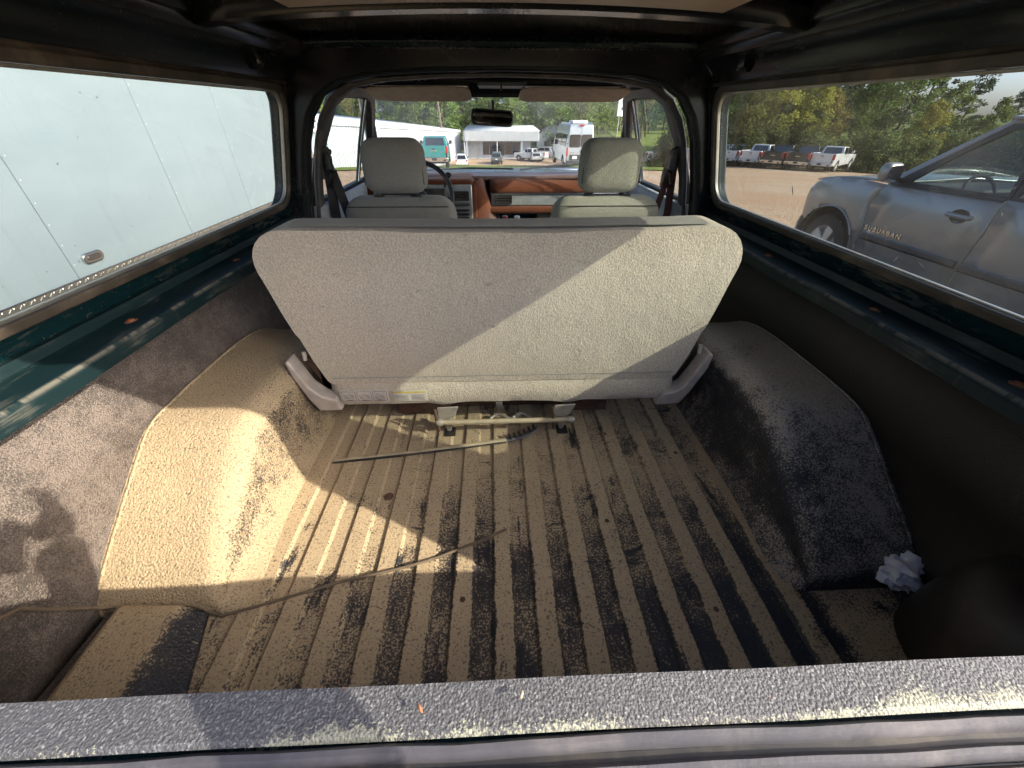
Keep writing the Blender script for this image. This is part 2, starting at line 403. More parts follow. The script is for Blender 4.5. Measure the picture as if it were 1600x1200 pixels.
# inner bed sides
def side(s):
    m = MB()
    zs = [F, F + .03, F + .06, F + .09, F + .24, F + .27, F + .30, F + .45]
    xo = [.858, .858, .854, .866, .866, .860, .868, .868]
    ys = [.11 + .1 * i for i in range(17)]
    v = [(X(s, a), y, z) for a, z in zip(xo, zs) for y in ys]; n = len(ys)
    f = [(i*n+j, (i+1)*n+j, (i+1)*n+j+1, i*n+j+1) for i in range(len(zs)-1) for j in range(n-1)]
    mk('bed_side', v, f, M['wallL'] if s < 0 else M['wallR'], T, solid=.012, off=0)
    # raised corner seam near the tailgate
    # outer sheet metal
    B('outer_bed_side', (min(X(s, .90), X(s, .97)), .02, .55), (max(X(s, .90), X(s, .97)), 1.70, 1.24), M['green'], T, bevel=.02)
both(side)
# front bulkhead step under the bench
B('bed_step', (-.85, 1.50, .62), (.93, 1.56, F + .02), M['floor'], T)
B('cab_floor', (-.80, 1.56, .56), (.88, 3.0, .62), M['teal'], T)

# rails
def rail(s):
    pr = [(.786, 1.245), (.780, 1.248), (.780, 1.270), (.786, 1.279), (.80, 1.282), (.845, 1.278), (.862, 1.283), (.868, 1.30), (.885, 1.30), (.93, 1.29), (.93, 1.245)]
    ys = [.09, .35, .6, .85, 1.1, 1.35, 1.6, 1.76]
    v = [(X(s, a), y, z + (.0018 * math.sin(y * 9 + s) if a < .81 else 0)) for a, z in pr for y in ys]; n = len(ys); k = len(pr)
    f = [(i*n+j, ((i+1) % k)*n+j, ((i+1) % k)*n+j+1, i*n+j+1) for i in range(k) for j in range(n-1)]
    f += [tuple(i*n for i in range(k)), tuple(i*n+n-1 for i in range(k))]
    o = mk('bed_rail', v, f, M['rail'], T, bevel=0, ang=30)
    for y in (.50, .80, 1.22):
        MB().lathe([(0, .006), (.006, .005), (.0075, .0025), (.012, .0015), (.013, 0)], 10, (X(s, .826), y, 1.279)).out('rusty_bolt', M['rust'], o)
both(rail)

# side window walls of the hardtop: lean inward
ZB, ZT = 1.345, 1.722
def wx(s, z): return X(s, .885 - .115 * (z - 1.29) / .43)
def winwall(s):
    inn = rrect(.38, 1.735, ZB, ZT, .075, 7)
    cyy, czz = 1.06, 1.53
    def outer(y, z, y0, y1, z0, z1):
        k = min([((y1 if y > cyy else y0) - cyy) / (y - cyy) if abs(y - cyy) > 1e-6 else 1e9, ((z1 if z > czz else z0) - czz) / (z - czz) if abs(z - czz) > 1e-6 else 1e9])
        return cyy + (y - cyy) * k, czz + (z - czz) * k
    out_ = [outer(y, z, .17, 1.80, 1.285, 1.775) for y, z in inn]
    P = lambda y, z: (wx(s, z), y, z)
    o = MB().ring([P(*p) for p in out_], [P(*p) for p in inn], True, (s * .05, 0, 0)).out('window_wall', M['green'], T, bevel=.006)
    i2 = rrect(.392, 1.723, ZB + .012, ZT - .012, .066, 7); i3 = rrect(.398, 1.717, ZB + .018, ZT - .018, .062, 7)
    g = MB().ring([P(*p) for p in rrect(.372, 1.743, ZB - .008, ZT + .008, .08, 7)], [P(*p) for p in i2], True, (-s * .014, 0, 0)).out('window_seal', M['seal'], T, bevel=.004)
    MB().ring([(q[0] - s * .004, q[1], q[2]) for q in [P(*p) for p in i2]], [(q[0] - s * .004, q[1], q[2]) for q in [P(*p) for p in i3]], True, (s * .012, 0, 0)).out('bead', M['bead'], g, bevel=.002)
    v = [(wx(s, z) + s * .012, y, z) for y, z in rrect(.385, 1.730, ZB + .004, ZT - .004, .07, 7)]
    pn = mk('window_pane', v, [tuple(range(len(v)))], M['gl_side'], T, smooth=False)
    sp = MB(); rnd = random.Random(5 + s)
    marks = [(1.255, 1.462, .018, .3), (.905, 1.425, .020, .35), (.985, 1.372, .010, 0.1), (.86, 1.378, .012, -.5), (.80, 1.385, .014, 1.2), (1.30, 1.60, .006, .8)] if s > 0 else []
    for q in range(26): marks.append((rnd.uniform(.45, 1.68), rnd.uniform(1.375, 1.69), rnd.uniform(.0012, .0045), rnd.uniform(-1, 1)))
    for y, z, L, a in marks:
        du = Vector((wx(s, z + .01) - wx(s, z), 0, .01)).normalized(); dv = Vector((0, 1, 0)); dd = du * math.cos(a) + dv * math.sin(a); pp = dv * math.cos(a) - du * math.sin(a)
        c0 = Vector((wx(s, z) + s * .0115, y, z)); w_ = max(.0010, L * .14)
        n0 = len(sp.v); sp.add([c0 - dd * L, c0 + pp * w_, c0 + dd * L * .9, c0 - pp * w_], [(0, 1, 2, 3)])
    sp.out('dried_specks', plain('pale_specks', (.42, .41, .36) if s > 0 else (.10, .10, .10), .9), pn, smooth=False)['kind'] = 'stuff'
both(winwall)

# roof: header panels, domed skin, cross member, hoop
def roofside(s):
    pr = [(.772, 1.722), (.768, 1.745), (.752, 1.775), (.722, 1.800), (.700, 1.806), (.694, 1.815), (.690, 1.825), (.676, 1.828), (.668, 1.838), (.664, 1.858)]
    ys = [.20, .24, .5, .8, 1.1, 1.4, 1.68, 1.76]
    v = [(X(s, a), y, z) for a, z in pr for y in ys]; n = len(ys)
    f = [(i*n+j, (i+1)*n+j, (i+1)*n+j+1, i*n+j+1) for i in range(len(pr)-1) for j in range(n-1)]
    mk('roof_side_header', v, f, M['roof'], T, solid=.012, ang=35)
    MB().tube([(X(s, .770), y, 1.735) for y in ys], .009, 6).out('drip_bead', M['seal'], T)
    MB().box((min(X(s, .715), X(s, .765)), 1.50, 1.755), (max(X(s, .715), X(s, .765)), 1.53, 1.80)).out('header_rib', M['roof'], T, bevel=.01)
both(roofside)
MB().grid(lambda a, b: (XC - .69 + 1.38 * a, .19 + 1.58 * b, 1.850 + .018 * math.sin(math.pi * a) ** .6), 16, 12).out('roof_panel', M['headliner'], T, solid=.02, off=1)
MB().grid(lambda a, b: (XC - .46 + .92 * a, .30 + .83 * b, 1.804 + .036 * math.sin(math.pi * (.17 + .66 * a)) ** .6), 12, 8).out('roof_reflection_panel', M['liner'], T, solid=.004, off=1)  # added panel, its tan colour paints the bright reflection on the roof
def beam(name, y0, y1, zb, mat):
    MB().grid(lambda a, b: (XC - .685 + 1.37 * a, y0 + (y1 - y0) * b, zb + .03 * math.sin(math.pi * a) ** .7 + (0.032 if b in (0, 1) else 0)), 16, 4).out(name, mat, T, solid=.01, off=1, ang=25)
beam('roof_cross_member', 1.14, 1.245, 1.806, M['roof'])
beam('rear_roof_header', .19, .27, 1.80, M['roof'])
MB().grid(lambda a, b: (XC - .68 + 1.36 * a, 1.66 + .12 * b, 1.868 - .05 * b ** 2 + .014 * math.sin(math.pi * a)), 14, 6).out('front_roof_flange', M['roof'], T, solid=.008, off=1)
# hoop between cargo top and cab
HI = [(.800, .85), (.798, 1.10), (.793, 1.28), (.765, 1.42), (.725, 1.56), (.690, 1.635), (.640, 1.695), (.565, 1.735), (.46, 1.752), (.25, 1.764), (0, 1.768)]
HO = [(.93, .85), (.93, 1.10), (.92, 1.28), (.89, 1.42), (.86, 1.56), (.84, 1.66), (.82, 1.76), (.74, 1.83), (.56, 1.868), (.3, 1.882), (0, 1.888)]
HI = [(h * 1.03, 1.65 + (z - 1.65) * 1.035) for h, z in HI]; HO = [(h * 1.02, 1.65 + (z - 1.65) * 1.02) for h, z in HO]
def loop(L, y, g=0.0):
    a = [(XC - h, y, z) for h, z in L]; b = [(XC + h, y, z) for h, z in reversed(L[:-1])]; return a + b
MB().ring(loop(HO, 1.765), loop(HI, 1.765), False, (0, .07, 0)).out('cab_hoop', M['roof'], T, bevel=.02, seg=3)
HT = [(h - .022, z - .012 * (z > 1.6)) for h, z in HI]
HT2 = [(h - .060, z - (.036 * (z > 1.6))) for h, z in HI]
MB().ring(loop(HI, 1.838), loop(HT, 1.838), False, (0, .05, 0)).out('hoop_trim', M['greyplast'], T, bevel=.01)
for u_ in (-.53, -.176, .177, .53):
    MB().lathe([(0, .012), (.010, .010), (.011, .004), (.017, .003), (.018, 0)], 10, (XC + u_, 1.764, 1.815 - .05 * u_ * u_), 'y').out('header_bolt', M['rustbrown'], T)

# rear opening pillars (behind the view, they shade the bed)
def rpl(s):
    pts = [(.662, 1.20), (.648, 1.45), (.625, 1.60), (.595, 1.70), (.555, 1.765), (.48, 1.795), (.30, 1.80)]
    yy = lambda z: .138 + .16 * (z - 1.30)
    o = [(.92, 1.20), (.88, 1.45), (.86, 1.60), (.83, 1.74), (.74, 1.83), (.55, 1.87), (.30, 1.88)]
    MB().ring([(X(s, a), yy(z), z) for a, z in o], [(X(s, a), yy(z), z) for a, z in pts], False, (0, .06, 0)).out('rear_pillar', M['green'], T, bevel=.01)
both(rpl)

# tailgate: raised, glass down
TG = B('tailgate', (XC - .86, .0, .72), (XC + .86, .116, 1.285), M['green'], T, bevel=.006)
MB().grid(lambda a, b: (XC - .86 + 1.72 * a, .084 + .035 * b, 1.2965 + .0012 * math.sin(a * 40) - (.012 if b > .95 else 0) - (.003 if b < .05 else 0)), 60, 10).out('liner_ledge', M['ledge'], TG)
def wav(y0, y1, z0, z1, ph, mat, nm):
    v = []; n = 70
    for i in range(n + 1):
        x = XC - .86 + 1.72 * i / n; d_ = .0016 * noise.noise((x * 5, ph, 0)) + .001 * noise.noise((x * 17, ph, 3)) 
        for k in range(6):
            a = R(180 * k / 5); v.append((x, (y0 + y1) / 2 + (y1 - y0) / 2 * math.cos(a) + d_, z0 + (z1 - z0) * math.sin(a) + d_ * .6))
    f = [(i*6+k, (i+1)*6+k, (i+1)*6+k+1, i*6+k+1) for i in range(n) for k in range(5)]
    mk(nm, v, f, mat, TG)
wav(.0725, .0835, 1.284, 1.298, 1.0, M['rubber'], 'inner_glass_seal')
B('glass_slot', (XC - .86, .066, 1.282), (XC + .86, .0735, 1.2875), M['black'], TG, bevel=0)
wav(.0575, .0685, 1.282, 1.296, 4.0, M['rubber'], 'outer_glass_seal')
wav(.0485, .0570, 1.282, 1.293, 7.0, M['seal'], 'seal_lip')

# corner housings at the tailgate
def plinth():
    v = [(-.775, .16, F), (-.775, .425, F), (-.60, .425, F), (-.52, .16, F), (-.752, .17, F + .062), (-.752, .412, F + .060), (-.63, .408, F + .058), (-.615, .17, F + .060)]
    mk('corner_plinth', v, [(0,1,2,3),(4,7,6,5),(0,4,5,1),(1,5,6,2),(2,6,7,3),(3,7,4,0)], M['plinth'], T, bevel=.012, seg=3)
    MB().tube([(-.80, .14, F + .012), (-.792, .30, F + .012), (-.785, .415, F + .013)], .013, 7).out('floor_seam', M['wallL'], T)
plinth()
def bulge():
    v = []; nu, nv = 14, 10
    for i in range(nu + 1):
        for j in range(nv + 1):
            a = R(180 * i / nu); b = R(90 * j / nv)
            x = .925 - .165 * math.sin(a) ** .7 * math.cos(b) ** .6; y = .255 + .135 * math.cos(a) * (.35 + .65 * math.cos(b) ** .5); z = F + .005 + .225 * math.sin(b) ** .8
            v.append((x, y, z))
    f = [(i*(nv+1)+j, (i+1)*(nv+1)+j, (i+1)*(nv+1)+j+1, i*(nv+1)+j+1) for i in range(nu) for j in range(nv)]
    o = mk('corner_housing', v, f, plain('dark_rusty_housing', (.014, .012, .011), .5, dust=.5, dcol=(.11, .08, .05)), T)
    B('slot', (.770, .235, .862), (.779, .262, .868), M['rust'], o, bevel=.001)
bulge()

# rear bench: backrest, cushion flap, shields, latches
def bench():
    half = [(.02, 1.410), (.20, 1.411), (.40, 1.416)] + [(.537 + .082 * math.cos(R(a_)), 1.337 + .082 * math.sin(R(a_))) for a_ in range(92, -13, -13)] + [(.606, 1.28), (.588, 1.215), (.567, 1.15), (.560, 1.14), (.541, 1.07), (.515, 1.005), (.505, .995)]
    pts = [(.018 + h, z) for h, z in half] + [(.018 - h, z) for h, z in reversed(half)]
    bm = bmesh.new(); bm.faces.new([bm.verts.new((x, 0, z)) for x, z in pts])
    bmesh.ops.triangulate(bm, faces=bm.faces[:]) if False else None
    for z in [1.03 + .035 * i for i in range(12)]: bmesh.ops.bisect_plane(bm, geom=bm.verts[:] + bm.edges[:] + bm.faces[:], plane_co=(0, 0, z), plane_no=(0, 0, 1))
    for x in [-.55 + .05 * i for i in range(24)]: bmesh.ops.bisect_plane(bm, geom=bm.verts[:] + bm.edges[:] + bm.faces[:], plane_co=(x, 0, 0), plane_no=(1, 0, 0))
    ext = bmesh.ops.extrude_face_region(bm, geom=bm.faces[:])
    for e in ext['geom']:
        if isinstance(e, bmesh.types.BMVert): e.co.y = .13
    for v in bm.verts:
        x, y, z = v.co
        yy = .962 + .035 * (z - 1.0) / .43 + y
        if y < .05: yy -= .018 * (1 - ((x - .018) / .62) ** 2) * max(0, 1 - ((z - 1.22) / .24) ** 2) - .004 * noise.noise((x * 4, 1, z * 6))
        v.co = (x, yy, z + .004 * noise.noise((x * 5, 7, z * 3)))
    bmesh.ops.recalc_face_normals(bm, faces=bm.faces)
    me = bpy.data.meshes.new('bench'); bm.to_mesh(me); bm.free()
    o = fin('bench_seat', me, M['bench'], T, bevel=.028, seg=4)
    tag(o, 'wide beige cloth folding bench behind the two front seats')
    hs = [(h, z) for h, z in half[:4]]
    lp = [(.018 + h * .985, .958 + .035 * (z - 1.0) / .43, z - .014) for h, z in reversed(hs)] + [(.018 - h * .985, .958 + .035 * (z - 1.0) / .43, z - .014) for h, z in hs]
    MB().tube([(x, y + .003, z) for x, y, z in lp], .0022, 5).out('piping', M['bench2'], o)
    MB().tube([(.018 - .50 + i * .05, .9585 + .0006 * math.sin(i * 2.3), 1.016) for i in range(21)], .0018, 5).out('stitching', M['bench2'], o)
    # top gusset, smoother cloth
    n = 30
    v = []
    for i in range(n + 1):
        x = .018 - .52 + 1.04 * i / n; z = 1.4185 + .004 * abs(i / n - .5) * 2
        v += [(x, 1.012, z), (x, 1.05, z + .003), (x, 1.10, z + .001)]
    mk('top_gusset', v, [(i*3+k, (i+1)*3+k, (i+1)*3+k+1, i*3+k+1) for i in range(n) for k in range(2)], M['bench2'], o)
    # lower flap
    nf = 44; v = []; f = []
    rows = [(.985, 1.000), (.966, .992), (.955, .970), (.952, .945), (.958, .925), (.975, .915), (1.02, .912)]
    for i in range(nf + 1):
        t = i / nf; x = .018 - .515 + 1.03 * t; sag = .006 * noise.noise((x * 7, 0, 2)) - .012 * smooth01(.40, .47, t) * 0
        dip = -.014 * (math.exp(-((x + .17) / .03) ** 2) + math.exp(-((x - .21) / .03) ** 2))
        e = min(1, min(t, 1 - t) / .03)
        for k, (y, z) in enumerate(rows):
            v.append((x, y + (1 - e) * .02 + .004 * noise.noise((x * 9, k, 5)), z + (sag + dip) * (k / 6)))
    m = len(rows); f = [(i*m+k, (i+1)*m+k, (i+1)*m+k+1, i*m+k+1) for i in range(nf) for k in range(m-1)]
    mk('lower_flap', v, f, M['bench'], o, solid=.008)
    B('seat_cushion', (-.48, 1.10, .90), (.52, 1.50, 1.04), M['bench'], o, bevel=.03, seg=3)
    # side shields
    for s, pl in ((-1, [(-.588, 1.085), (-.577, 1.090), (-.566, 1.06), (-.545, 1.00), (-.515, .965), (-.478, .955), (-.468, .915), (-.535, .913), (-.556, .955), (-.580, 1.03)]),
                  (1, [(.615, 1.085), (.602, 1.090), (.588, 1.055), (.575, 1.02), (.555, .975), (.535, .960), (.500, .952), (.482, .908), (.556, .912), (.580, .955), (.612, 1.04)])):
        MB().prism(pl, lambda a, b, d_: (a, d_, b), .935, .985).out('side_shield', M['plast'], o, bevel=.006, seg=3)
        MB().prism([(a * 1.0 + (.012 * -s), b + .004) for a, b in pl[2:8]] + [(.018 + s * .48, 1.0), (.018 + s * .545, 1.08)], lambda a, b, d_: (a, d_, b), .985, 1.02).out('hinge_plate', M['rustbrown'], o)
        MB().tube([(s * .565 + .022, .97, 1.10), (s * .565 + .022, .965, 1.075)], .006, 8).out('hinge_pin', M['metal'], o)
    # labels with their printing
    B('instruction_label', (-.466, .9445, .941), (-.328, .9475, .979), plain('label_white', (.5, .47, .42), .6, dust=.3), o, bevel=.0004)
    B('warning_label', (-.312, .9445, .938), (-.214, .9475, .976), plain('label_cream', (.52, .5, .43), .6, dust=.3), o, bevel=.0004)
    pr = MB(); ink = plain('label_ink', (.10, .085, .08), .8); P0 = .9438
    for k in range(3):
        x0 = -.465 + k * .0455
        pr.ring([(a, P0, b) for a, b in rrect(x0 + .002, x0 + .043, .943, .977, .003, 2)], [(a, P0, b) for a, b in rrect(x0 + .0028, x0 + .0422, .9438, .9762, .003, 2)], True, (0, .0005, 0))
        for q in range(4):
            rnd = random.Random(k * 9 + q)
            pts = [(x0 + .008 + .028 * i / 6, P0, .950 + .005 * q + .004 * math.sin(i * 1.3 + q + k)) for i in range(7)]
            pr.tube(pts, .0005, 4)
        pr.box((x0 + .012, P0, .9445), (x0 + .034, P0 + .0004, .9458))
    for r_ in range(5):
        for q in range(2):
            pr.box((-.308 + q * .048, P0, .942 + r_ * .0045), (-.268 + q * .048 - .004 * (r_ % 2), P0 + .0004, .9435 + r_ * .0045))
    pr.out('label_print', ink, o, smooth=False)['kind'] = 'stuff'
    B('yellow_header', (-.310, .9436, .9690), (-.216, .9441, .9735), plain('label_yellow', (.55, .42, .05), .6), o, bevel=0)
    # under-seat frame and latches
    B('under_frame', (-.335, 1.04, F + .012), (-.16, 1.06, .885), M['rustbrown'], o, bevel=.003)
    B('under_frame', (.215, 1.04, F + .012), (.365, 1.06, .880), M['rustbrown'], o, bevel=.003)
    B('under_frame', (-.16, 1.075, F + .012), (.215, 1.09, .890), M['rustbrown'], o, bevel=.003)
    MB().tube([(-.182, .925, .868), (.222, .925, .868)], .0085, 10).out('latch_bar', M['brass'], o)
    for xx in (-.182, .222): MB().lathe([(0, -.012), (.010, -.010), (.013, 0), (.010, .010), (0, .012)], 10, (xx, .925, .868), 'x').out('bar_knob', M['metal'], o)
    for s, xx in ((-1, -.158), (1, .200)):
        MB().prism([(xx - .03, .915), (xx + .035, .918), (xx + .02, .880), (xx - .004, .868), (xx - .03, .872)], lambda a, b, d_: (a, d_, b), .936, .942).out('latch_bracket', M['metal'], o, bevel=.002)
        MB().lathe([(0, .012), (.006, .012), (.007, .004), (.011, .003), (.011, 0)], 10, (xx, .936, .895), 'y').out('bracket_bolt', M['metal'], o)
        MB().prism([(xx - .012, .87), (xx + .006, .87), (xx + .010, .835), (xx + .004, F + .012), (xx - .01, F + .012), (xx - .014, .84)], lambda a, b, d_: (a, d_, b), .945, .975).out('latch_hook', M['metal'], o, bevel=.004)
        B('latch_pocket', (xx - .016, .925, F + .0095), (xx + .018, .965, F + .0125), M['black'], o, bevel=.001)
        MB().tube([(xx - .035, .93, .915), (xx - .034, .925, .88), (xx - .030, .93, F + .03)], .0045, 7).out('release_rod', M['rustbrown'], o)
    MB().strip([(.0, .96, .915), (.001, .975, .89), (.004, 1.03, F + .03)], (.02, 0, 0), (0, .003, 0)).out('strap', M['cloth'], o)
    c = MB()
    for i in range(5):
        MB().tube([(-.03 + .10 * q / 8 + i * .013, 1.0 + .012 * math.sin(q * .9 + i), F + .016 + .012 * math.sin(math.pi * q / 8)) for q in range(9)], .005, 6).out('seat_wire', M['metal'], o) if i in (0, 3) else None
bench()
# ------------------------------------------------------------------ cab
def pillow(rows, n=32, e=4.0):
    v = []; f = []
    for z, cx, cyy, hw, hd in rows:
        for k in range(n):
            t = 2 * math.pi * k / n; c, s_ = math.cos(t), math.sin(t)
            v.append((cx + hw * math.copysign(abs(c) ** (2 / e), c), cyy + hd * math.copysign(abs(s_) ** (2 / e), s_), z))
    m = len(rows)
    for i in range(m - 1):
        for k in range(n): f.append((i*n+k, i*n+(k+1) % n, (i+1)*n+(k+1) % n, (i+1)*n+k))
    f.append(tuple(range(n))[::-1]); f.append(tuple(range((m-1)*n, m*n)))
    return v, f
def rows_round(z0, z1, cx, cy0, cy1, hw0, hw1, hd, r=.05, n=6, mid=8):
    out = []
    H = z1 - z0
    for i in range(n + 1):
        a = R(90 * i / n); k = 1 - math.cos(a); out.append((z0 + r * (1 - math.sin(R(90) - a) if False else (1 - math.cos(a))), math.sin(a)))
    rows = []
    for i in range(n + 1):
        a = R(90 * i / n); rows.append((z0 + r * (1 - math.cos(a)), r * (1 - math.sin(a))))
    for i in range(1, mid): rows.append((z0 + r + (H - 2 * r) * i / mid, 0))
    for i in range(n + 1):
        a = R(90 * i / n); rows.append((z1 - r + r * math.sin(a), r * (1 - math.cos(a))))
    res = []
    for z, sh in rows:
        t = (z - z0) / H
        res.append((z, cx, cy0 + (cy1 - cy0) * t, max(.004, hw0 + (hw1 - hw0) * t - sh), max(.004, hd - sh * .8)))
    return res
def front_seat(cx, mat, lab):
    o = mk('front_seat', *pillow(rows_round(.85, 1.352, cx, 1.93, 1.885, .272, .235, .078, .075), 40, 4.4), mat, T); tag(o, lab)
    mk('seat_cushion', *pillow(rows_round(.72, .90, cx, 2.18, 2.18, .26, .27, .27, .05), 32, 5), mat, o)
    hx = cx - .003
    h = mk('headrest', *pillow(rows_round(1.362, 1.566, hx, 1.898, 1.888, .131, .124, .070, .052), 40, 4.2), mat, o)
    for s in (-1, 1):
        MB().tube([(hx + s * .08, 1.885, 1.33), (hx + s * .08, 1.885, 1.38)], .007, 8).out('headrest_post', M['chrome'], o)
        B('post_guide', (hx + s * .08 - .022, 1.855, 1.348), (hx + s * .08 + .022, 1.90, 1.358), M['black'], o)
        MB().tube([(hx + s * (.122 - .006 * i / 6), 1.845 + .0015 * i / 6, 1.40 + .13 * i / 6) for i in range(7)], .002, 5).out('headrest_piping', M['black'], o)
    MB().tube([(cx - .215 + .43 * i / 10, 1.8175, 1.318 - .0 * i) for i in range(11)], .002, 5).out('back_piping', M['black'], o)
front_seat(-.415, M['cloth'], 'grey cloth front seat at the steering wheel')
front_seat(.498, M['clothdirty'], 'stained olive grey front seat on the passenger side')

# doors
def dx(s, z): return X(s, .815 - .155 * max(0, z - 1.32) / .40)
def door(s):
    Pd = lambda y, z: (dx(s, z), y, z)
    d_ = panel('cab_door', [(1.84, .62), (2.98, .62), (2.98, 1.30), (1.84, 1.315)], lambda y, z: (X(s, .80 + .03 * math.sin(math.pi * (z - .62) / .7)), y, z), M['doorvinyl'], T, ys=[2.1, 2.4, 2.7], zs=[.8, 1.0, 1.2], solid=.06, off=0)
    B('door_sill_trim', (min(X(s, .775), X(s, .80)), 1.86, 1.297), (max(X(s, .775), X(s, .80)), 2.95, 1.318), M['doorvinyl'], d_, bevel=.006)
    B('armrest', (min(X(s, .70), X(s, .77)), 2.0, 1.02), (max(X(s, .70), X(s, .77)), 2.45, 1.07), M['doorvinyl'], d_, bevel=.015)
    inn = [(1.91, 1.33), (2.88, 1.325), (2.80, 1.38), (2.55, 1.66), (2.50, 1.695), (2.40, 1.705), (2.10, 1.70), (2.00, 1.67), (1.93, 1.55)]
    out_ = [(1.85, 1.295), (2.98, 1.295), (2.90, 1.37), (2.60, 1.71), (2.52, 1.74), (2.40, 1.748), (2.07, 1.742), (1.94, 1.70), (1.87, 1.55)]
    MB().ring([Pd(*p) for p in out_], [Pd(*p) for p in inn], True, (s * .035, 0, 0)).out('window_frame', M['black'], d_, bevel=.006)
    # vent window post
    MB().tube([Pd(2.50, 1.33), Pd(2.44, 1.50), Pd(2.40, 1.705)], .013, 6).out('vent_post', M['black'], d_)
    MB().tube([(q[0] - s * .012, q[1] - .012, q[2]) for q in (Pd(2.485, 1.33), Pd(2.425, 1.50), Pd(2.388, 1.70))], .004, 6).out('vent_chrome', M['chrome'], d_)
    v = [(dx(s, z) + s * .02, y, z) for y, z in inn]
    mk('window_pane', v, [tuple(range(len(v)))], M['gl_door'], d_, smooth=False)
    MB().lathe([(0, 0), (.012, 0), (.012, .02), (.008, .022), (0, .022)], 8, (X(s, .79), 2.55, 1.32)).out('lock_knob', M['black'], d_)
    MB().tube([(X(s, .775), 2.60, 1.34), (X(s, .765), 2.585, 1.365), (X(s, .77), 2.565, 1.385), (X(s, .775), 2.55, 1.38)], .006, 6).out('vent_latch', M['black'], d_)
    # outer mirror on its arm
    mx = X(s, .945)
    zc = 1.375 if s > 0 else 1.335
    mir = MB().tube([(X(s, .84), 2.32, 1.29), (X(s, .87), 2.32, 1.31), (X(s, .885), 2.32, 1.36), (X(s, .90), 2.32, 1.385), (mx - s * .02, 2.315, 1.39)], .012, 8).out('side_mirror_arm', M['chrome'], T)
    B('mirror_mount', (min(X(s, .835), X(s, .86)), 2.26, 1.272), (max(X(s, .835), X(s, .86)), 2.38, 1.296), M['chrome'], mir, bevel=.006)
    mk('mirror_head', *pillow([(z, mx, y, hw, .03) for z, y, hw in ((zc - .125, 2.315, .055), (zc - .118, 2.315, .078), (zc - .09, 2.312, .088), (zc, 2.305, .092), (zc + .09, 2.30, .085), (zc + .118, 2.30, .072), (zc + .125, 2.30, .05))], 24, 5), M['black'], mir)
    pts = rrect(-.078, .078, -.11, .11, .03, 4)
    Mm = Matrix.Rotation(R(-18 if s < 0 else 24), 3, 'Z')
    v = [(mx + a, 2.2735 - .0, zc + b) for a, b in pts]
    mk('mirror_glass', v, [tuple(range(len(v)))], M['mirror'], mir, smooth=False)
    # belts
    bx = X(s, .735); mt = M['belt_r'] if s > 0 else M['belt_l']
    bl = MB().strip([(bx, 1.90, 1.50), (bx + s * .012, 1.885, 1.30), (bx + s * .018, 1.88, 1.0)], (.038, .012, 0), (0, .002, 0)).out('seat_belt', mt, T)
    MB().strip([(bx - s * .01, 1.895, 1.45), (bx - s * .04, 1.885, 1.30), (bx - s * .09, 1.89, 1.0)], (.034, .014, 0), (0, .002, 0)).out('webbing', mt, bl)
    mk('belt_anchor', *pillow(rows_round(1.44, 1.535, bx - s * .005, 1.885, 1.885, .018, .016, .014, .01), 14, 3), M['black'], bl)
    MB().tube([(bx + s * .02, 1.88, 1.53), (bx - s * .03, 1.87, 1.515)], .012, 8).out('anchor_bolt', M['greyplast'], bl)
    MB().tube([(bx, 1.88, 1.46), (bx - s * .03, 1.865, 1.44), (bx - s * .012, 1.86, 1.40), (bx + s * .01, 1.87, 1.385)], .006, 6).out('buckle', M['black'], bl)
    # windshield pillar, roof edge of the cab
    MB().tube([(X(s, .80), 2.98, 1.29), (X(s, .765), 2.78, 1.50), (X(s, .72), 2.60, 1.68), (X(s, .70), 2.52, 1.745)], .034, 10).out('windshield_pillar', M['roof'], T)
    MB().grid(lambda a, b: (X(s, .70 - .14 * b), 1.86 + .74 * a, 1.738 + .045 * math.sin(R(90) * b)), 8, 6).out('cab_roof_edge', M['doorvinyl'] if False else M['greyblue'], T, solid=.01)
M['greyblue'] = paint('grey_blue_cab_lining', (.13, .16, .17), .45, .35, (.26, .18, .12))
both(door)
# cab roof lining and windshield
MB().grid(lambda a, b: (XC - .60 + 1.2 * a, 1.80 + .78 * b, 1.785 + .02 * math.sin(math.pi * a) - .01 * b), 10, 6).out('cab_roof_lining', M['roof'], T, solid=.02, off=1)
B('cab_roof_skin', (XC - .80, 1.72, 1.83), (XC + .80, 2.56, 1.86), M['green'], T, bevel=.02)
MB().grid(lambda a, b: (XC - .66 + 1.32 * a, 2.575 + .06 * math.sin(math.pi * a) - .04 * b, 1.722 + .085 * b), 12, 3).out('windshield_header', M['roof'], T, solid=.02)
WS = lambda a, b: (XC + (-.76 + .09 * b) + (1.52 - .18 * b) * a, 2.985 - .40 * b + .10 * math.sin(math.pi * a), 1.30 + .455 * b)
MB().grid(WS, 14, 8).out('windshield', M['gl_front'], T)
B('center_roof_panel', (XC - .11, 2.28, 1.752), (XC + .12, 2.56, 1.768), M['greyblue'], T, bevel=.004)
B('map_light', (XC - .004, 2.27, 1.735), (XC + .004, 2.30, 1.765), M['black'], T, bevel=.001)
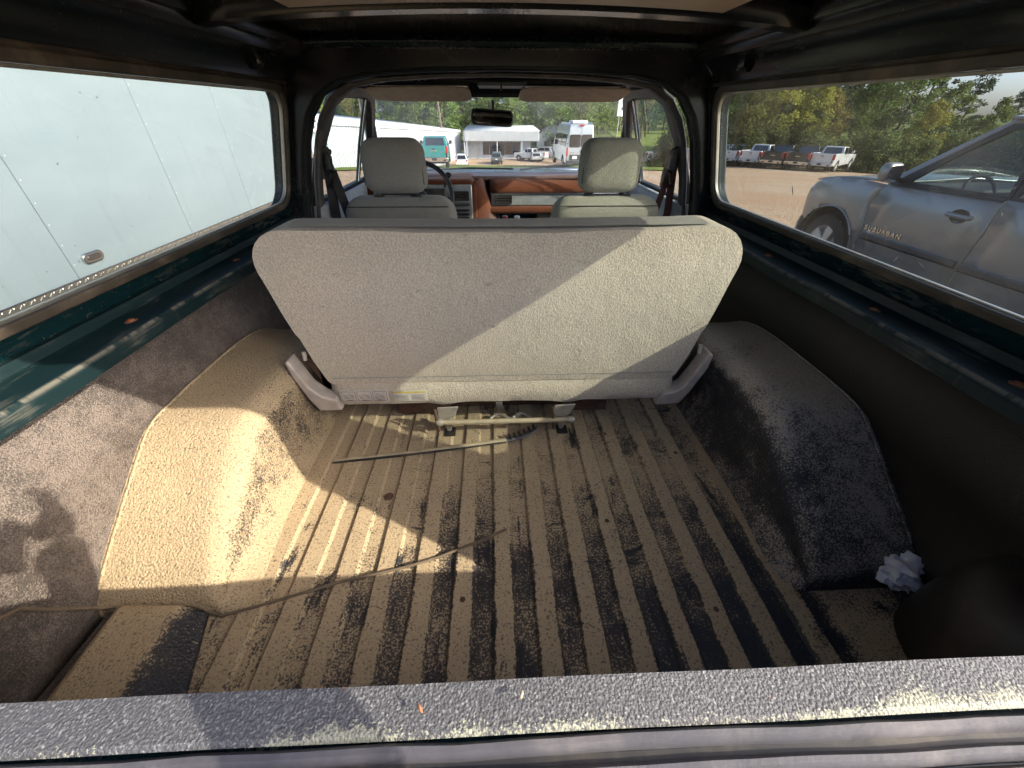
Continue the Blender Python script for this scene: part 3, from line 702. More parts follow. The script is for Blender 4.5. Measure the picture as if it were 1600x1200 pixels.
# visors
for s in (-1, 1):
    x0, x1 = (-.575, -.100) if s < 0 else (.125, .635)
    def vz(a, b, x0=x0, x1=x1): return (x0 + (x1 - x0) * a, 2.18 + .17 * b, 1.712 + .05 * b)
    rows = []
    o = None
    prof = [(2.17, 1.742), (2.175, 1.736), (2.26, 1.722), (2.37, 1.694), (2.395, 1.692), (2.405, 1.702), (2.395, 1.716), (2.20, 1.752)]
    v = []; xs = [x0, x0 + .012, x0 + .05, (x0 + x1) / 2, x1 - .05, x1 - .012, x1]; sh = [.35, .75, 1, 1, 1, .75, .35]
    cyv, czv = 2.30, 1.718
    for x, k in zip(xs, sh):
        v += [(x, cyv + (y - cyv) * (.8 + .2 * k), czv + (z - czv) * (.3 + .7 * k)) for y, z in prof]
    n = len(prof); f = [(i*n+j, (i+1)*n+j, (i+1)*n+(j+1) % n, i*n+(j+1) % n) for i in range(6) for j in range(n)] + [tuple(range(n)), tuple(range(6*n, 7*n))]
    o = mk('sun_visor', v, f, M['visor'], T, sub=1)
    MB().tube([((x0 if s < 0 else x1), 2.40, 1.748), ((x0 - .03) if s < 0 else (x1 + .03), 2.43, 1.755)], .005, 6).out('visor_rod', M['black'], o)
    B('visor_shadow_pad', (x0 + .02, 2.30, 1.752), (x1 - .02, 2.50, 1.760), M['roof'], o, bevel=.002)
# rear-view mirror
mv, mf = pillow([(z, 0, 0, hw, .016) for z, hw in ((-.036, .09), (-.033, .105), (-.022, .112), (0, .115), (.022, .112), (.033, .105), (.036, .09))], 24, 4)
Mr = Matrix.Translation((-.005, 2.50, 1.627)) @ Matrix.Rotation(R(3.5), 4, 'Y') @ Matrix.Rotation(R(9), 4, 'Z') @ Matrix.Rotation(R(-6), 4, 'X')
mir = mk('rear_view_mirror', [Mr @ Vector(p) for p in mv], mf, M['black'], T)
pts = rrect(-.105, .105, -.028, .028, .024, 5)
mk('mirror_face', [Mr @ Vector((a, -.0175, b)) for a, b in pts], [tuple(range(len(pts)))], M['mirror'], mir, smooth=False)
MB().tube([(0, 2.52, 1.64), (.0, 2.545, 1.68), (0, 2.56, 1.70)], .008, 8).out('mirror_stem', M['black'], mir)

# dashboard
D0 = MB()
def dtop(a, b):                      # top pad running the whole width
    x = XC - .78 + 1.56 * a
    return (x, 2.62 + .36 * b + .04 * math.sin(math.pi * a), 1.325 - .018 * b + .004 * math.sin(a * 9))
dash = MB().grid(dtop, 20, 5).out('dashboard', M['dashtop'], T, solid=.02)
# driver hood
pl = [(-.75, 1.335), (-.135, 1.335), (-.105, 1.30), (-.10, 1.08), (-.75, 1.08)]
MB().prism(pl, lambda a, b, d_: (a, d_ + (.05 * (1.335 - b)), b), 2.52, 2.80).out('cluster_hood', M['dash'], dash, bevel=.015, seg=3)
# slanting side of the hood down to the passenger pad
mk('hood_flank', [(-.115, 2.53, 1.325), (-.10, 2.54, 1.07), (.03, 2.66, 1.075), (-.02, 2.70, 1.21), (-.06, 2.72, 1.325)], [(0, 1, 2, 3), (0, 3, 4)], M['dash'], dash, solid=.01)
# passenger pad: curved fall from the top, then lower roll
def pad(a, b):
    x = -.03 + .84 * a
    pr = [(2.70, 1.322), (2.655, 1.312), (2.63, 1.285), (2.625, 1.262), (2.628, 1.243)]
    y, z = pr[int(round(b * 4))]
    return (x, y, z)
MB().grid(pad, 16, 4).out('passenger_pad', M['dash'], dash, solid=.01)
B('passenger_trim', (-.022, 2.612, 1.178), (.78, 2.64, 1.245), M['silver'], dash, bevel=.004)
B('passenger_trim_strip', (-.02, 2.606, 1.238), (.78, 2.614, 1.2475), M['chrome'], dash, bevel=.002)
B('lower_roll', (-.06, 2.60, 1.128), (.80, 2.70, 1.176), M['dash'], dash, bevel=.02, seg=3)
def vent(x0, x1, z0, z1, y, slats=3):
    v_ = MB().ring([(a, y, b) for a, b in rrect(x0, x1, z0, z1, .006, 3)], [(a, y, b) for a, b in rrect(x0 + .007, x1 - .007, z0 + .007, z1 - .007, .004, 3)], True, (0, .02, 0)).out('vent_frame', M['black'], dash)
    B('vent_well', (x0 + .004, y + .012, z0 + .004), (x1 - .004, y + .02, z1 - .004), M['black'], dash, bevel=0)
    for i in range(slats):
        zz = z0 + (z1 - z0) * (i + 1) / (slats + 1); B('vent_slat', (x0 + .007, y + .002, zz - .0015), (x1 - .007, y + .010, zz + .0015), M['greyplast'], dash, bevel=0)
vent(-.002, .105, 1.187, 1.237, 2.600)
# driver bezel
B('cluster_bezel', (-.70, 2.512, 1.085), (-.132, 2.53, 1.308), M['silver'], dash, bevel=.006)
vent(-.245, -.150, 1.225, 1.275, 2.500)
B('radio', (-.250, 2.500, 1.195), (-.148, 2.516, 1.212), M['greyplast'], dash)
for i in range(4): B('control_slider', (-.248, 2.502, 1.100 + i * .022), (-.152, 2.515, 1.112 + i * .022), M['black'], dash, bevel=.001)
B('cluster_lens', (-.66, 2.500, 1.12), (-.285, 2.514, 1.29), M['black'], dash, bevel=.01)
B('lower_bezel', (-.34, 2.53, .985), (-.126, 2.55, 1.075), M['silver'], dash, bevel=.006)
B('ash_tray', (-.32, 2.522, 1.0), (-.205, 2.532, 1.06), M['black'], dash)
MB().lathe([(0, .0), (.010, 0), (.012, .004), (.018, .004), (.019, .012), (0, .012)], 14, (-.165, 2.518, 1.035), 'y').out('lighter', M['chrome'], dash)
B('firewall', (XC - .78, 2.86, .60), (XC + .78, 2.90, 1.29), M['teal'], T, bevel=0)
B('glovebox_board', (.27, 2.66, .90), (.78, 2.70, 1.125), M['cream'], dash, bevel=.006)
B('floor_console', (-.10, 2.00, .62), (.20, 2.45, 1.02), M['black'], T, bevel=.02)
# steering wheel
Ms = Matrix.Translation((-.425, 2.36, 1.262)) @ Matrix.Rotation(R(62), 4, 'X')
tor = []
n1, n2 = 48, 10
v = []; f = []
for i in range(n1):
    a = 2*math.pi*i/n1
    for k in range(n2):
        b = 2*math.pi*k/n2; v.append(Ms @ Vector(((.192+.0125*math.cos(b))*math.cos(a), (.192+.0125*math.cos(b))*math.sin(a), .0125*math.sin(b))))
for i in range(n1):
    for k in range(n2): f.append((i*n2+k, ((i+1) % n1)*n2+k, ((i+1) % n1)*n2+(k+1) % n2, i*n2+(k+1) % n2))
stw = mk('steering_wheel', v, f, M['black'], T)
for a in (0, 180, 270):
    q = [Ms @ Vector((r * math.cos(R(a)), r * math.sin(R(a)), -.03 + .03 * r / .19)) for r in (.03, .10, .19)]
    MB().tube(q, [.02, .014, .010], 8, flat=.5).out('spoke', M['black'], stw)
hb_ = MB().lathe([(0, .005), (.05, .0), (.06, -.02), (.045, -.06), (.04, -.30), (0, -.30)], 18).out('hub', M['black'], stw)
hb_.data.transform(Ms)
MB().tube([(-.285, 2.48, 1.30), (-.262, 2.44, 1.345), (-.250, 2.42, 1.372)], [.005, .006, .016], 8).out('column_lever', M['black'], stw)
# hood, cowl and wipers outside the glass
MB().grid(lambda a, b: (XC - .80 + 1.6 * a, 3.12 + 1.25 * b, 1.262 + .025 * math.sin(math.pi * a) - .09 * b ** 1.5), 12, 8).out('hood', M['green'], T, solid=.02)
B('cowl', (XC - .80, 2.98, 1.235), (XC + .80, 3.12, 1.258), M['black'], T)
B('grille_shell', (XC - .90, 4.36, .60), (XC + .90, 4.42, 1.20), M['chrome'], T, bevel=.02)
both(lambda s: B('front_fender', (min(X(s, .80), X(s, .96)), 2.98, .70), (max(X(s, .80), X(s, .96)), 4.40, 1.235), M['green'], T, bevel=.03))
for x0, x1, z0, z1 in ((-.50, .13, 1.322, 1.335), (.18, .68, 1.325, 1.365)):
    wp = MB().tube([(x0, 3.07, z0), ((x0+x1)/2, 3.045, (z0+z1)/2 + .01), (x1, 3.03, z1)], .006, 6).out('wiper', M['black'], T)
    MB().tube([(x0 + .18, 3.06, z0 + .012), (x1, 3.035, z1 + .002)], .004, 6).out('wiper_blade', M['rubber'], wp)
# ------------------------------------------------------------------ ground
def g(x, y):
    r = math.hypot(x, y); z = -.06 * max(0, min(r, 62) - 4)
    if r < 6: z = -.06 * max(0, r - 2) ** 2 / 8
    if y > 36: z -= 1.8 * smooth01(36, 60, y) * (1 - smooth01(16, 26, abs(x)))
    if r > 100: z += .010 * (min(r, 400) - 100) * (.4 + .6 * smooth01(-20, 60, x))
    return z
def ground_mat():
    t = NT('gravel_lot'); v = t.pos()
    a = t.noise(v, .25, 5, .6); b = t.noise(v, 9, 4, .7); c_ = t.voro(v, 28)
    c = t.mix(t.ramp(a, .35, .65), (.43, .28, .175, 1), (.47, .35, .25, 1))
    c = t.mix(t.math('MULTIPLY', t.ramp(b, .42, .62), .6), c, (.30, .21, .145, 1))
    c = t.mix(t.math('MULTIPLY', t.ramp(c_, .30, .12), .5), c, (.50, .43, .36, 1))
    ln = t.n('ShaderNodeVectorMath', operation='LENGTH'); t.val(ln.inputs[0], v)
    gr = t.mix(t.noise(v, .3, 5, .7), (.07, .10, .025, 1), (.15, .16, .05, 1))
    c = t.mix(t.ramp(ln.outputs['Value'], 84, 96), c, gr)
    return t.done(t.bsdf(c, .95, 0.0, t.bump(t.math('ADD', c_, b), .8, .03), spec=.15))
M['gravel'] = ground_mat()
def grass_mat(name, c0, c1, c2):
    t = NT(name); v = t.pos(); a = t.noise(v, .6, 5, .7); b = t.noise(v, 8, 5, .8)
    c = t.mix(t.ramp(a, .35, .65), c4(c0), c4(c1)); c = t.mix(t.math('MULTIPLY', t.ramp(b, .5, .7), .5), c, c4(c2))
    return t.done(t.bsdf(c, .95, 0.0, t.bump(b, .8, .05), spec=.1))
M['grass'] = grass_mat('mown_grass', (.10, .15, .03), (.16, .19, .045), (.30, .27, .12))
def ground():
    rs = [0, 2, 4, 6, 8, 11, 15, 20, 26, 32, 36, 40, 45, 50, 56, 62, 70, 80, 90, 100, 120, 150, 190, 240, 320, 420, 700, 1200, 2200]
    n = 120; v = [(0, 0, g(0, 0))]; f = []
    for r in rs[1:]:
        for k in range(n):
            a = 2 * math.pi * k / n; x, y = r * math.sin(a), r * math.cos(a); v.append((x, y, g(x, y)))
    for k in range(n): f.append((0, 1 + k, 1 + (k + 1) % n))
    for i in range(len(rs) - 2):
        for k in range(n):
            p = 1 + i * n; f.append((p + k, p + n + k, p + n + (k + 1) % n, p + (k + 1) % n))
    o = mk('ground', v, f, M['gravel']); o['kind'] = 'structure'
ground()
def patch(name, poly_fn, nu, nv, mat, dz=.05):
    o = MB().grid(lambda a, b: (lambda p: (p[0], p[1], g(*p) + dz))(poly_fn(a, b)), nu, nv).out(name, mat); o['kind'] = 'structure'; return o
patch('grass_verge', lambda a, b: (-40 + 54 * a, 31.5 + 5 * b - 6 * smooth01(-10, -20, -40 + 54 * a) * 0 + .6 * math.sin(a * 23) * (1 - b), ), 60, 6, M['grass'], .06)
patch('grass_bank', lambda a, b: (22 + 60 * a + 20 * b, 70 + 110 * b), 30, 30, M['grass'], .10)
patch('grass_strip', lambda a, b: (13 + 60 * a, 60 - 22 * a + 7 * b), 40, 6, M['grass'], .07)
patch('road', lambda a, b: (40 + 120 * a, 66 - 26 * a + 5 * b), 40, 4, plain('asphalt', (.16, .15, .14), .9, var=.2, nsc=1), .09)

# ------------------------------------------------------------------ loose things in the bed
def stick():
    pts = [(-.487, .830, F + .013), (-.40, .838, F + .015), (-.269, .853, F + .016), (-.10, .876, F + .017), (.02, .895, F + .018)]
    e = empty('wiper_blade', (-.2, .86, F), world=True, label='old dusty wiper blade lying across the ribbed bed floor', cat='wiper blade')
    MB().tube(pts, [.0035, .005, .006, .007, .008], 7, flat=.5).out('blade_spine', M['brass'], e)
    MB().tube([(x, y - .006, z - .003) for x, y, z in pts], [.003, .004, .004, .004, .004], 6).out('rubber_edge', M['black'], e)
    en = [(.02, .895, F + .018), (.06, .902, F + .020), (.095, .915, F + .026), (.122, .934, F + .034)]
    MB().tube(en, [.008, .009, .009, .005], 8, flat=.55).out('end_piece', M['rubber'], e)
    for i in range(6):
        t = i / 5; p = Vector(en[0]).lerp(Vector(en[3]), .12 + .75 * t); p.z += .004 - .006 * math.sin(math.pi * t) * .6
        MB().box((-.0015, -.011, -.003), (.0015, .011, .006), Matrix.Translation(p) @ Matrix.Rotation(R(20), 4, 'Z')).out('end_rib', M['black'], e)
stick()
def wire():
    rnd = random.Random(4)
    P = [(-.812, .30, F + .20), (-.810, .355, F + .165), (-.803, .39, F + .09), (-.778, .424, F + .025), (-.70, .432, F + .012), (-.62, .418, F + .011), (-.567, .403, F + .014), (-.452, .435, F + .013), (-.36, .462, F + .014), (-.315, .471, F + .014), (-.22, .492, F + .014), (-.139, .517, F + .013), (-.06, .548, F + .013), (.012, .582, F + .013)]
    pts = []
    for i in range(len(P) - 1):
        for k in range(4):
            q = Vector(P[i]).lerp(Vector(P[i+1]), k / 4); q.y += .0025 * noise.noise((i + k / 4, 0, 0)); pts.append(q)
    pts.append(P[-1])
    o = MB().tube(pts, .0032, 7).out('loose_cord', plain('brown_cord', (.12, .09, .06), .8, dust=.6))
    tag(o, 'thin brown cord trailing from the corner plinth over the bed ribs', 'cord')
wire()
def paper():
    bm = bmesh.new(); bmesh.ops.create_icosphere(bm, subdivisions=4, radius=1)
    for v in bm.verts:
        p = v.co.copy(); q = p * 2.3
        d_ = noise.noise(q * .8 + Vector((3, 1, 7))) * .42 + abs(noise.noise(q * 1.7)) * .45 - .12 + abs(noise.noise(q * 4.2)) * .20
        v.co = Vector((p.x * .058, p.y * .042, p.z * .034)) * (1 + d_)
    me = bpy.data.meshes.new('tissue'); bm.to_mesh(me); bm.free()
    o = fin('crumpled_tissue', me, plain('tissue', (.72, .74, .78), .9, var=.05, bump=.3, bsc=90), None, ang=60)
    o.location = (.862, .440, F + .036); o.rotation_euler = (0, R(6), R(35))
    tag(o, 'crumpled white paper tissue on the floor beside the dark wheel well', 'tissue')
paper()
def leafs():
    rnd = random.Random(8)
    for i, (x, y, z, lab) in enumerate(((-.06, .098, 1.303, 'small dry orange leaf scrap lying on the tailgate ledge'), (.012, .103, 1.303, 'tiny pale straw bit lying on the tailgate ledge'), (.335, .915, F + .012, 'tiny red brown scrap lying near the latch on the bed floor'))):
        m = MB(); L = .007 if i < 2 else .015
        v = [(0, -L/2, 0), (L*.2, -L*.1, .001), (L*.12, L*.3, .0025), (0, L/2, .003), (-L*.15, L*.2, .0015), (-L*.18, -L*.15, .0005)]
        o = mk('leaf_scrap', v, [(0, 1, 2, 3, 4, 5)], plain('scrap%d' % i, ((.22, .10, .045), (.34, .30, .2), (.18, .05, .03))[i], .8), None, solid=.0008)
        o.location = (x, y, z + .001); o.rotation_euler = (0, 0, rnd.random() * 3); tag(o, lab, 'leaf scrap')
leafs()
def bottle(x, y, z, cap, lab, liquid):
    e = empty('drink_bottle', (x, y, z), label=lab, cat='bottle')
    MB().lathe([(0, 0), (.026, 0), (.030, .006), (.030, .10), (.029, .12), (.022, .145), (.012, .160), (.011, .172), (0, .172)], 20).out('bottle_body', glass('bottle_plastic', (.75, .8, .8), .08, .02), e)
    MB().lathe([(0, .170), (.0145, .170), (.015, .173), (.015, .190), (.013, .193), (0, .193)], 20).out('cap', cap, e)
bottle(.051, 2.15, 1.02, plain('red_cap', (.30, .015, .03), .4), 'clear drink bottle with red cap on the floor console', None)
bottle(.114, 2.17, 1.015, M['white'], 'clear drink bottle with white cap on the floor console', None)

# ------------------------------------------------------------------ photographer, behind the lens (only the shadow shows)
def photographer():
    V = []; E_ = []; rad = []
    def add(p, r, par=None):
        V.append(p); rad.append(r); i = len(V) - 1
        if par is not None: E_.append((par, i))
        return i
    gx = .10; gz = 0.0
    pel = add((gx, -.62, .95), .15)
    bel = add((gx, -.60, 1.12), .135, pel); ch = add((gx, -.57, 1.30), .145, bel); nk = add((gx, -.56, 1.47), .065, ch)
    hd = add((gx, -.53, 1.57), .085, nk); h2 = add((gx, -.52, 1.67), .10, hd); h3 = add((gx, -.53, 1.75), .07, h2)
    for s in (-1, 1):
        hp = add((gx + s * .10, -.62, .88), .10, pel); kn = add((gx + s * .12, -.60, .48), .065, hp); an = add((gx + s * .13, -.63, .09), .045, kn); add((gx + s * .14, -.48, .04), .04, an)
        sh = add((gx + s * .19, -.56, 1.40), .065, ch)
        if s > 0: el = add((.37, -.30, 1.36), .048, sh); wr = add((.215, -.055, 1.575), .036, el); ha = add((.185, -.020, 1.640), .040, wr)
        else: el = add((-.24, -.32, 1.33), .048, sh); wr = add((-.085, -.10, 1.55), .033, el); ha = add((-.065, -.055, 1.60), .035, wr)
    me = bpy.data.meshes.new('person'); me.from_pydata(V, E_, []); me.update()
    o = bpy.data.objects.new('person', me); COL.objects.link(o)
    m = o.modifiers.new('k', 'SKIN'); me.skin_vertices[0].data[0].use_root = True
    for i, r in enumerate(rad): me.skin_vertices[0].data[i].radius = (r, r)
    m2 = o.modifiers.new('u', 'SUBSURF'); m2.levels = 2; m2.render_levels = 2; m.use_smooth_shade = True
    me.materials.append(plain('dark_clothes', (.05, .055, .07), .85))
    tag(o, 'person in dark clothes standing behind the tailgate holding up a phone', 'person')
    skin = plain('skin', (.42, .26, .19), .55)
    for s, hx, hy, hz in ((1, .180, -.018, 1.655), (-1, -.065, -.055, 1.60)):
        for k in range(4):
            b = Vector((hx, hy, hz)); z = .045 - .022 * k
            MB().tube([b + Vector((0, 0, z * .4)), b + Vector((s * .012, .022, z)), b + Vector((-s * .012, .046, z + .01)), b + Vector((-s * .042, .048, z + .012))], [.010, .009, .0085, .007], 7).out('finger', skin, o)
        MB().tube([Vector((hx, hy, hz)), Vector((hx - s * .01, hy - .012, hz + .03)), Vector((hx - s * .035, hy - .008, hz + .045))], [.012, .010, .008], 7).out('thumb', skin, o)
    ph = MB().box((-.082, -.0045, -.0390), (.082, .0045, .0390)).out('smartphone', M['black'], None, bevel=.004)
    ph.location = (.062, -.034, 1.640); ph.rotation_euler = (R(-34.8), 0, R(-2.4)); tag(ph, 'black smartphone held sideways in two hands behind the tailgate', 'phone')
photographer()

# ------------------------------------------------------------------ white cargo trailer
def trailer():
    XT = -3.0; zf = lambda z: 1.65 + (z - 1.65) * 1.5
    e = empty('cargo_trailer', (XT - 1.1, 3, g(XT, 3)), world=True, label='white enclosed cargo trailer with tread plate skirt parked alongside', cat='trailer')
    wht = NT('trailer_white'); v = wht.obj(); n = wht.noise(wht.scale(v, (1, .6, 2)), 1.5, 5, .6); sp = wht.ramp(wht.noise(v, 55, 2, .5), .76, .79)
    dz = wht.ramp(wht.sep(v)[2], .65, .95, 1.0, 0.0)
    spl = wht.math('MULTIPLY', wht.ramp(wht.noise(v, 90, 2), .60, .68), dz)
    c = wht.mix(wht.ramp(n, .35, .7), (.31, .37, .41, 1), (.34, .40, .435, 1)); gs = wht.math('MULTIPLY', wht.ramp(wht.noise(wht.scale(v, (1, 7, .35)), 2.0, 5, .7), .52, .74), .30); c = wht.mix(gs, c, (.25, .27, .27, 1)); c = wht.mix(wht.math('MAXIMUM', wht.math('MULTIPLY', sp, .6), wht.math('MULTIPLY', spl, .45)), c, (.30, .28, .24, 1))
    mw = wht.done(wht.bsdf(c, .32, 0.0, wht.bump(wht.noise(v, 2.2, 2), .30, .03), spec=.5))
    seams = [-2.6, -1.35, -.15, 1.05, 2.865, 4.155, 5.31, 6.41, 7.45]
    seams = [-1.0, .45, 1.65, 2.865, 4.155, 5.31, 6.41, 7.55]
    for a, b in zip(seams[:-1], seams[1:]):
        p = MB().box((XT - .012, a + .003, .655), (XT, b - .003, 2.9)).out('side_panel', mw, e, bevel=.002)
    rv = MB()
    for y in seams[1:]:
        for k in range(16):
            q = MB().lathe([(0, .002), (.003, .0015), (.0045, 0)], 8, (XT, y + .025, .75 + k * .135), 'x')
            rv.add(q.v, q.f)
    r_ = rv.out('rivet_line', M['white'], e); r_['kind'] = 'stuff'
    B('trailer_core', (XT - 2.3, -1.0, .56), (XT - .02, 7.5, 2.88), plain('trailer_core', (.03, .03, .03), .8), e, bevel=0)
    alu = plain('tread_aluminium', (.55, .54, .52), .28, .9, .08, 12, dust=.3)
    B('tread_plate_skirt', (XT - .01, -1.0, .560), (XT + .006, 7.55, .660), alu, e, bevel=.002)
    B('skirt_trim', (XT - .01, -1.0, .653), (XT + .012, 7.55, .662), M['chrome'], e, bevel=.002)
    tr = MB()
    for i in range(230):
        for k in range(3):
            y = -.2 + i * .034; z = .577 + k * .028; s = 1 if (i + k) % 2 else -1
            A = Matrix.Translation((XT + .006, y, z)) @ Matrix.Rotation(R(38 * s), 4, 'X')
            tr.box((-.001, -.014, -.0035), (.0035, .014, .0035), A)
    o = tr.out('raised_treads', alu, e, bevel=0); o['kind'] = 'stuff'
    # marker lamp
    lp = MB().prism(rrect(-.085, .085, -.036, .036, .034, 6), lambda a, b, d_: (XT + d_, 3.04 + a, .765 + b), -.002, .022).out('marker_lamp', M['chrome'], e, bevel=.006)
    MB().prism(rrect(-.055, .055, -.018, .018, .016, 5), lambda a, b, d_: (XT + d_, 3.04 + a, .765 + b), .018, .030).out('lamp_lens', glass('lamp_lens', (.6, .6, .65), .25, .05), lp, bevel=.005)
    B('front_cap', (XT - 2.3, 7.55, .56), (XT + .008, 7.64, 2.92), M['chrome'], e, bevel=.03)
    B('top_rail', (XT - .02, -1.0, 2.88), (XT + .014, 7.55, 2.98), M['chrome'], e, bevel=.01)
    MB().grid(lambda a, b: (XT - 2.3 + 2.3 * a, -1.0 + 8.5 * b, 2.96 + .05 * math.sin(math.pi * a)), 6, 2).out('trailer_roof', mw, e)
    for y in (2.9, 3.8):
        w_ = MB().lathe([(0, -.1), (.30, -.1), (.34, -.07), (.34, .07), (.30, .1), (0, .1)], 24, (XT - .12, y, .34 + g(XT, y)), 'x').out('wheel', M['black'], e)
trailer()
# ------------------------------------------------------------------ vehicles
def car_paint(name, col, metal=.6, rough=.28, coat=.7):
    t = NT(name); v = t.obj(); f = t.noise(v, 900, 1); n = t.noise(v, 2.2, 5, .6)
    c = t.mix(t.ramp(n, .3, .75), c4([k*.94 for k in col]), c4(col))
    z = t.sep(v)[2]; dirt = t.math('MULTIPLY', t.ramp(z, .75, .35), t.ramp(t.noise(v, 8, 5, .7), .3, .7))
    c = t.mix(t.math('MULTIPLY', dirt, .5), c, (.16, .13, .10, 1))
    return t.done(t.bsdf(c, rough, metal, None, coat=coat))
TYRE = plain('tyre_rubber', (.022, .021, .020), .8, bump=.2, bsc=60, dust=.35, dcol=(.12, .10, .08))
RIM = plain('alloy_rim', (.55, .55, .54), .35, .35, .06)
DARKIN = plain('dark_under_body', (.012, .012, .013), .8)
RED = plain('red_lens', (.35, .012, .01), .25, coat=.6); CLEAR = plain('clear_lens', (.6, .6, .58), .15, .3)
BLK = plain('black_trim', (.02, .02, .021), .5)
PLATE = plain('plate_white', (.65, .66, .66), .5)
def wheel(p, x, y, r, w_, s, spokes=5, detail=True):
    o = MB().lathe([(r*.62, -w_/2), (r*.82, -w_/2), (r*.95, -w_*.45), (r, -w_*.3), (r, w_*.3), (r*.95, w_*.45), (r*.82, w_/2), (r*.62, w_/2)], 32, (x, y, r), 'x').out('wheel', TYRE, p)
    xo = x + s * w_ * .42
    MB().lathe([(0, -s*.06), (r*.54, -s*.055), (r*.60, 0), (r*.65, s*.012), (r*.65, -s*.02)], 32, (xo, y, r), 'x').out('rim', RIM if detail else BLK, o)
    for k in range(spokes):
        a = 2*math.pi*k/spokes + .3
        Ma = Matrix.Translation((xo, y, r)) @ Matrix.Rotation(a, 4, 'X')
        m = MB()
        h0, h1 = r*.10, r*.17
        vv = [Ma @ Vector(q) for q in ((s*.008, -h0, r*.08), (s*.008, h0, r*.08), (s*.012, h1, r*.60), (s*.012, -h1, r*.60), (-s*.03, -h0, r*.08), (-s*.03, h0, r*.08), (-s*.02, h1, r*.60), (-s*.02, -h1, r*.60))]
        m.add(vv, [(0,1,2,3),(4,7,6,5),(0,4,5,1),(1,5,6,2),(2,6,7,3),(3,7,4,0)]); m.out('spoke', RIM, o, bevel=.004)
    MB().lathe([(0, s*.016), (r*.10, s*.014), (r*.12, -s*.01), (r*.13, -s*.03)], 18, (xo, y, r), 'x').out('hub_cap', RIM, o)
    return o
def arc(cy_, cz, r, a0, a1, n=14): return [(cy_ + r*math.cos(R(a0 + (a1-a0)*i/n)), cz + r*math.sin(R(a0 + (a1-a0)*i/n))) for i in range(n+1)]

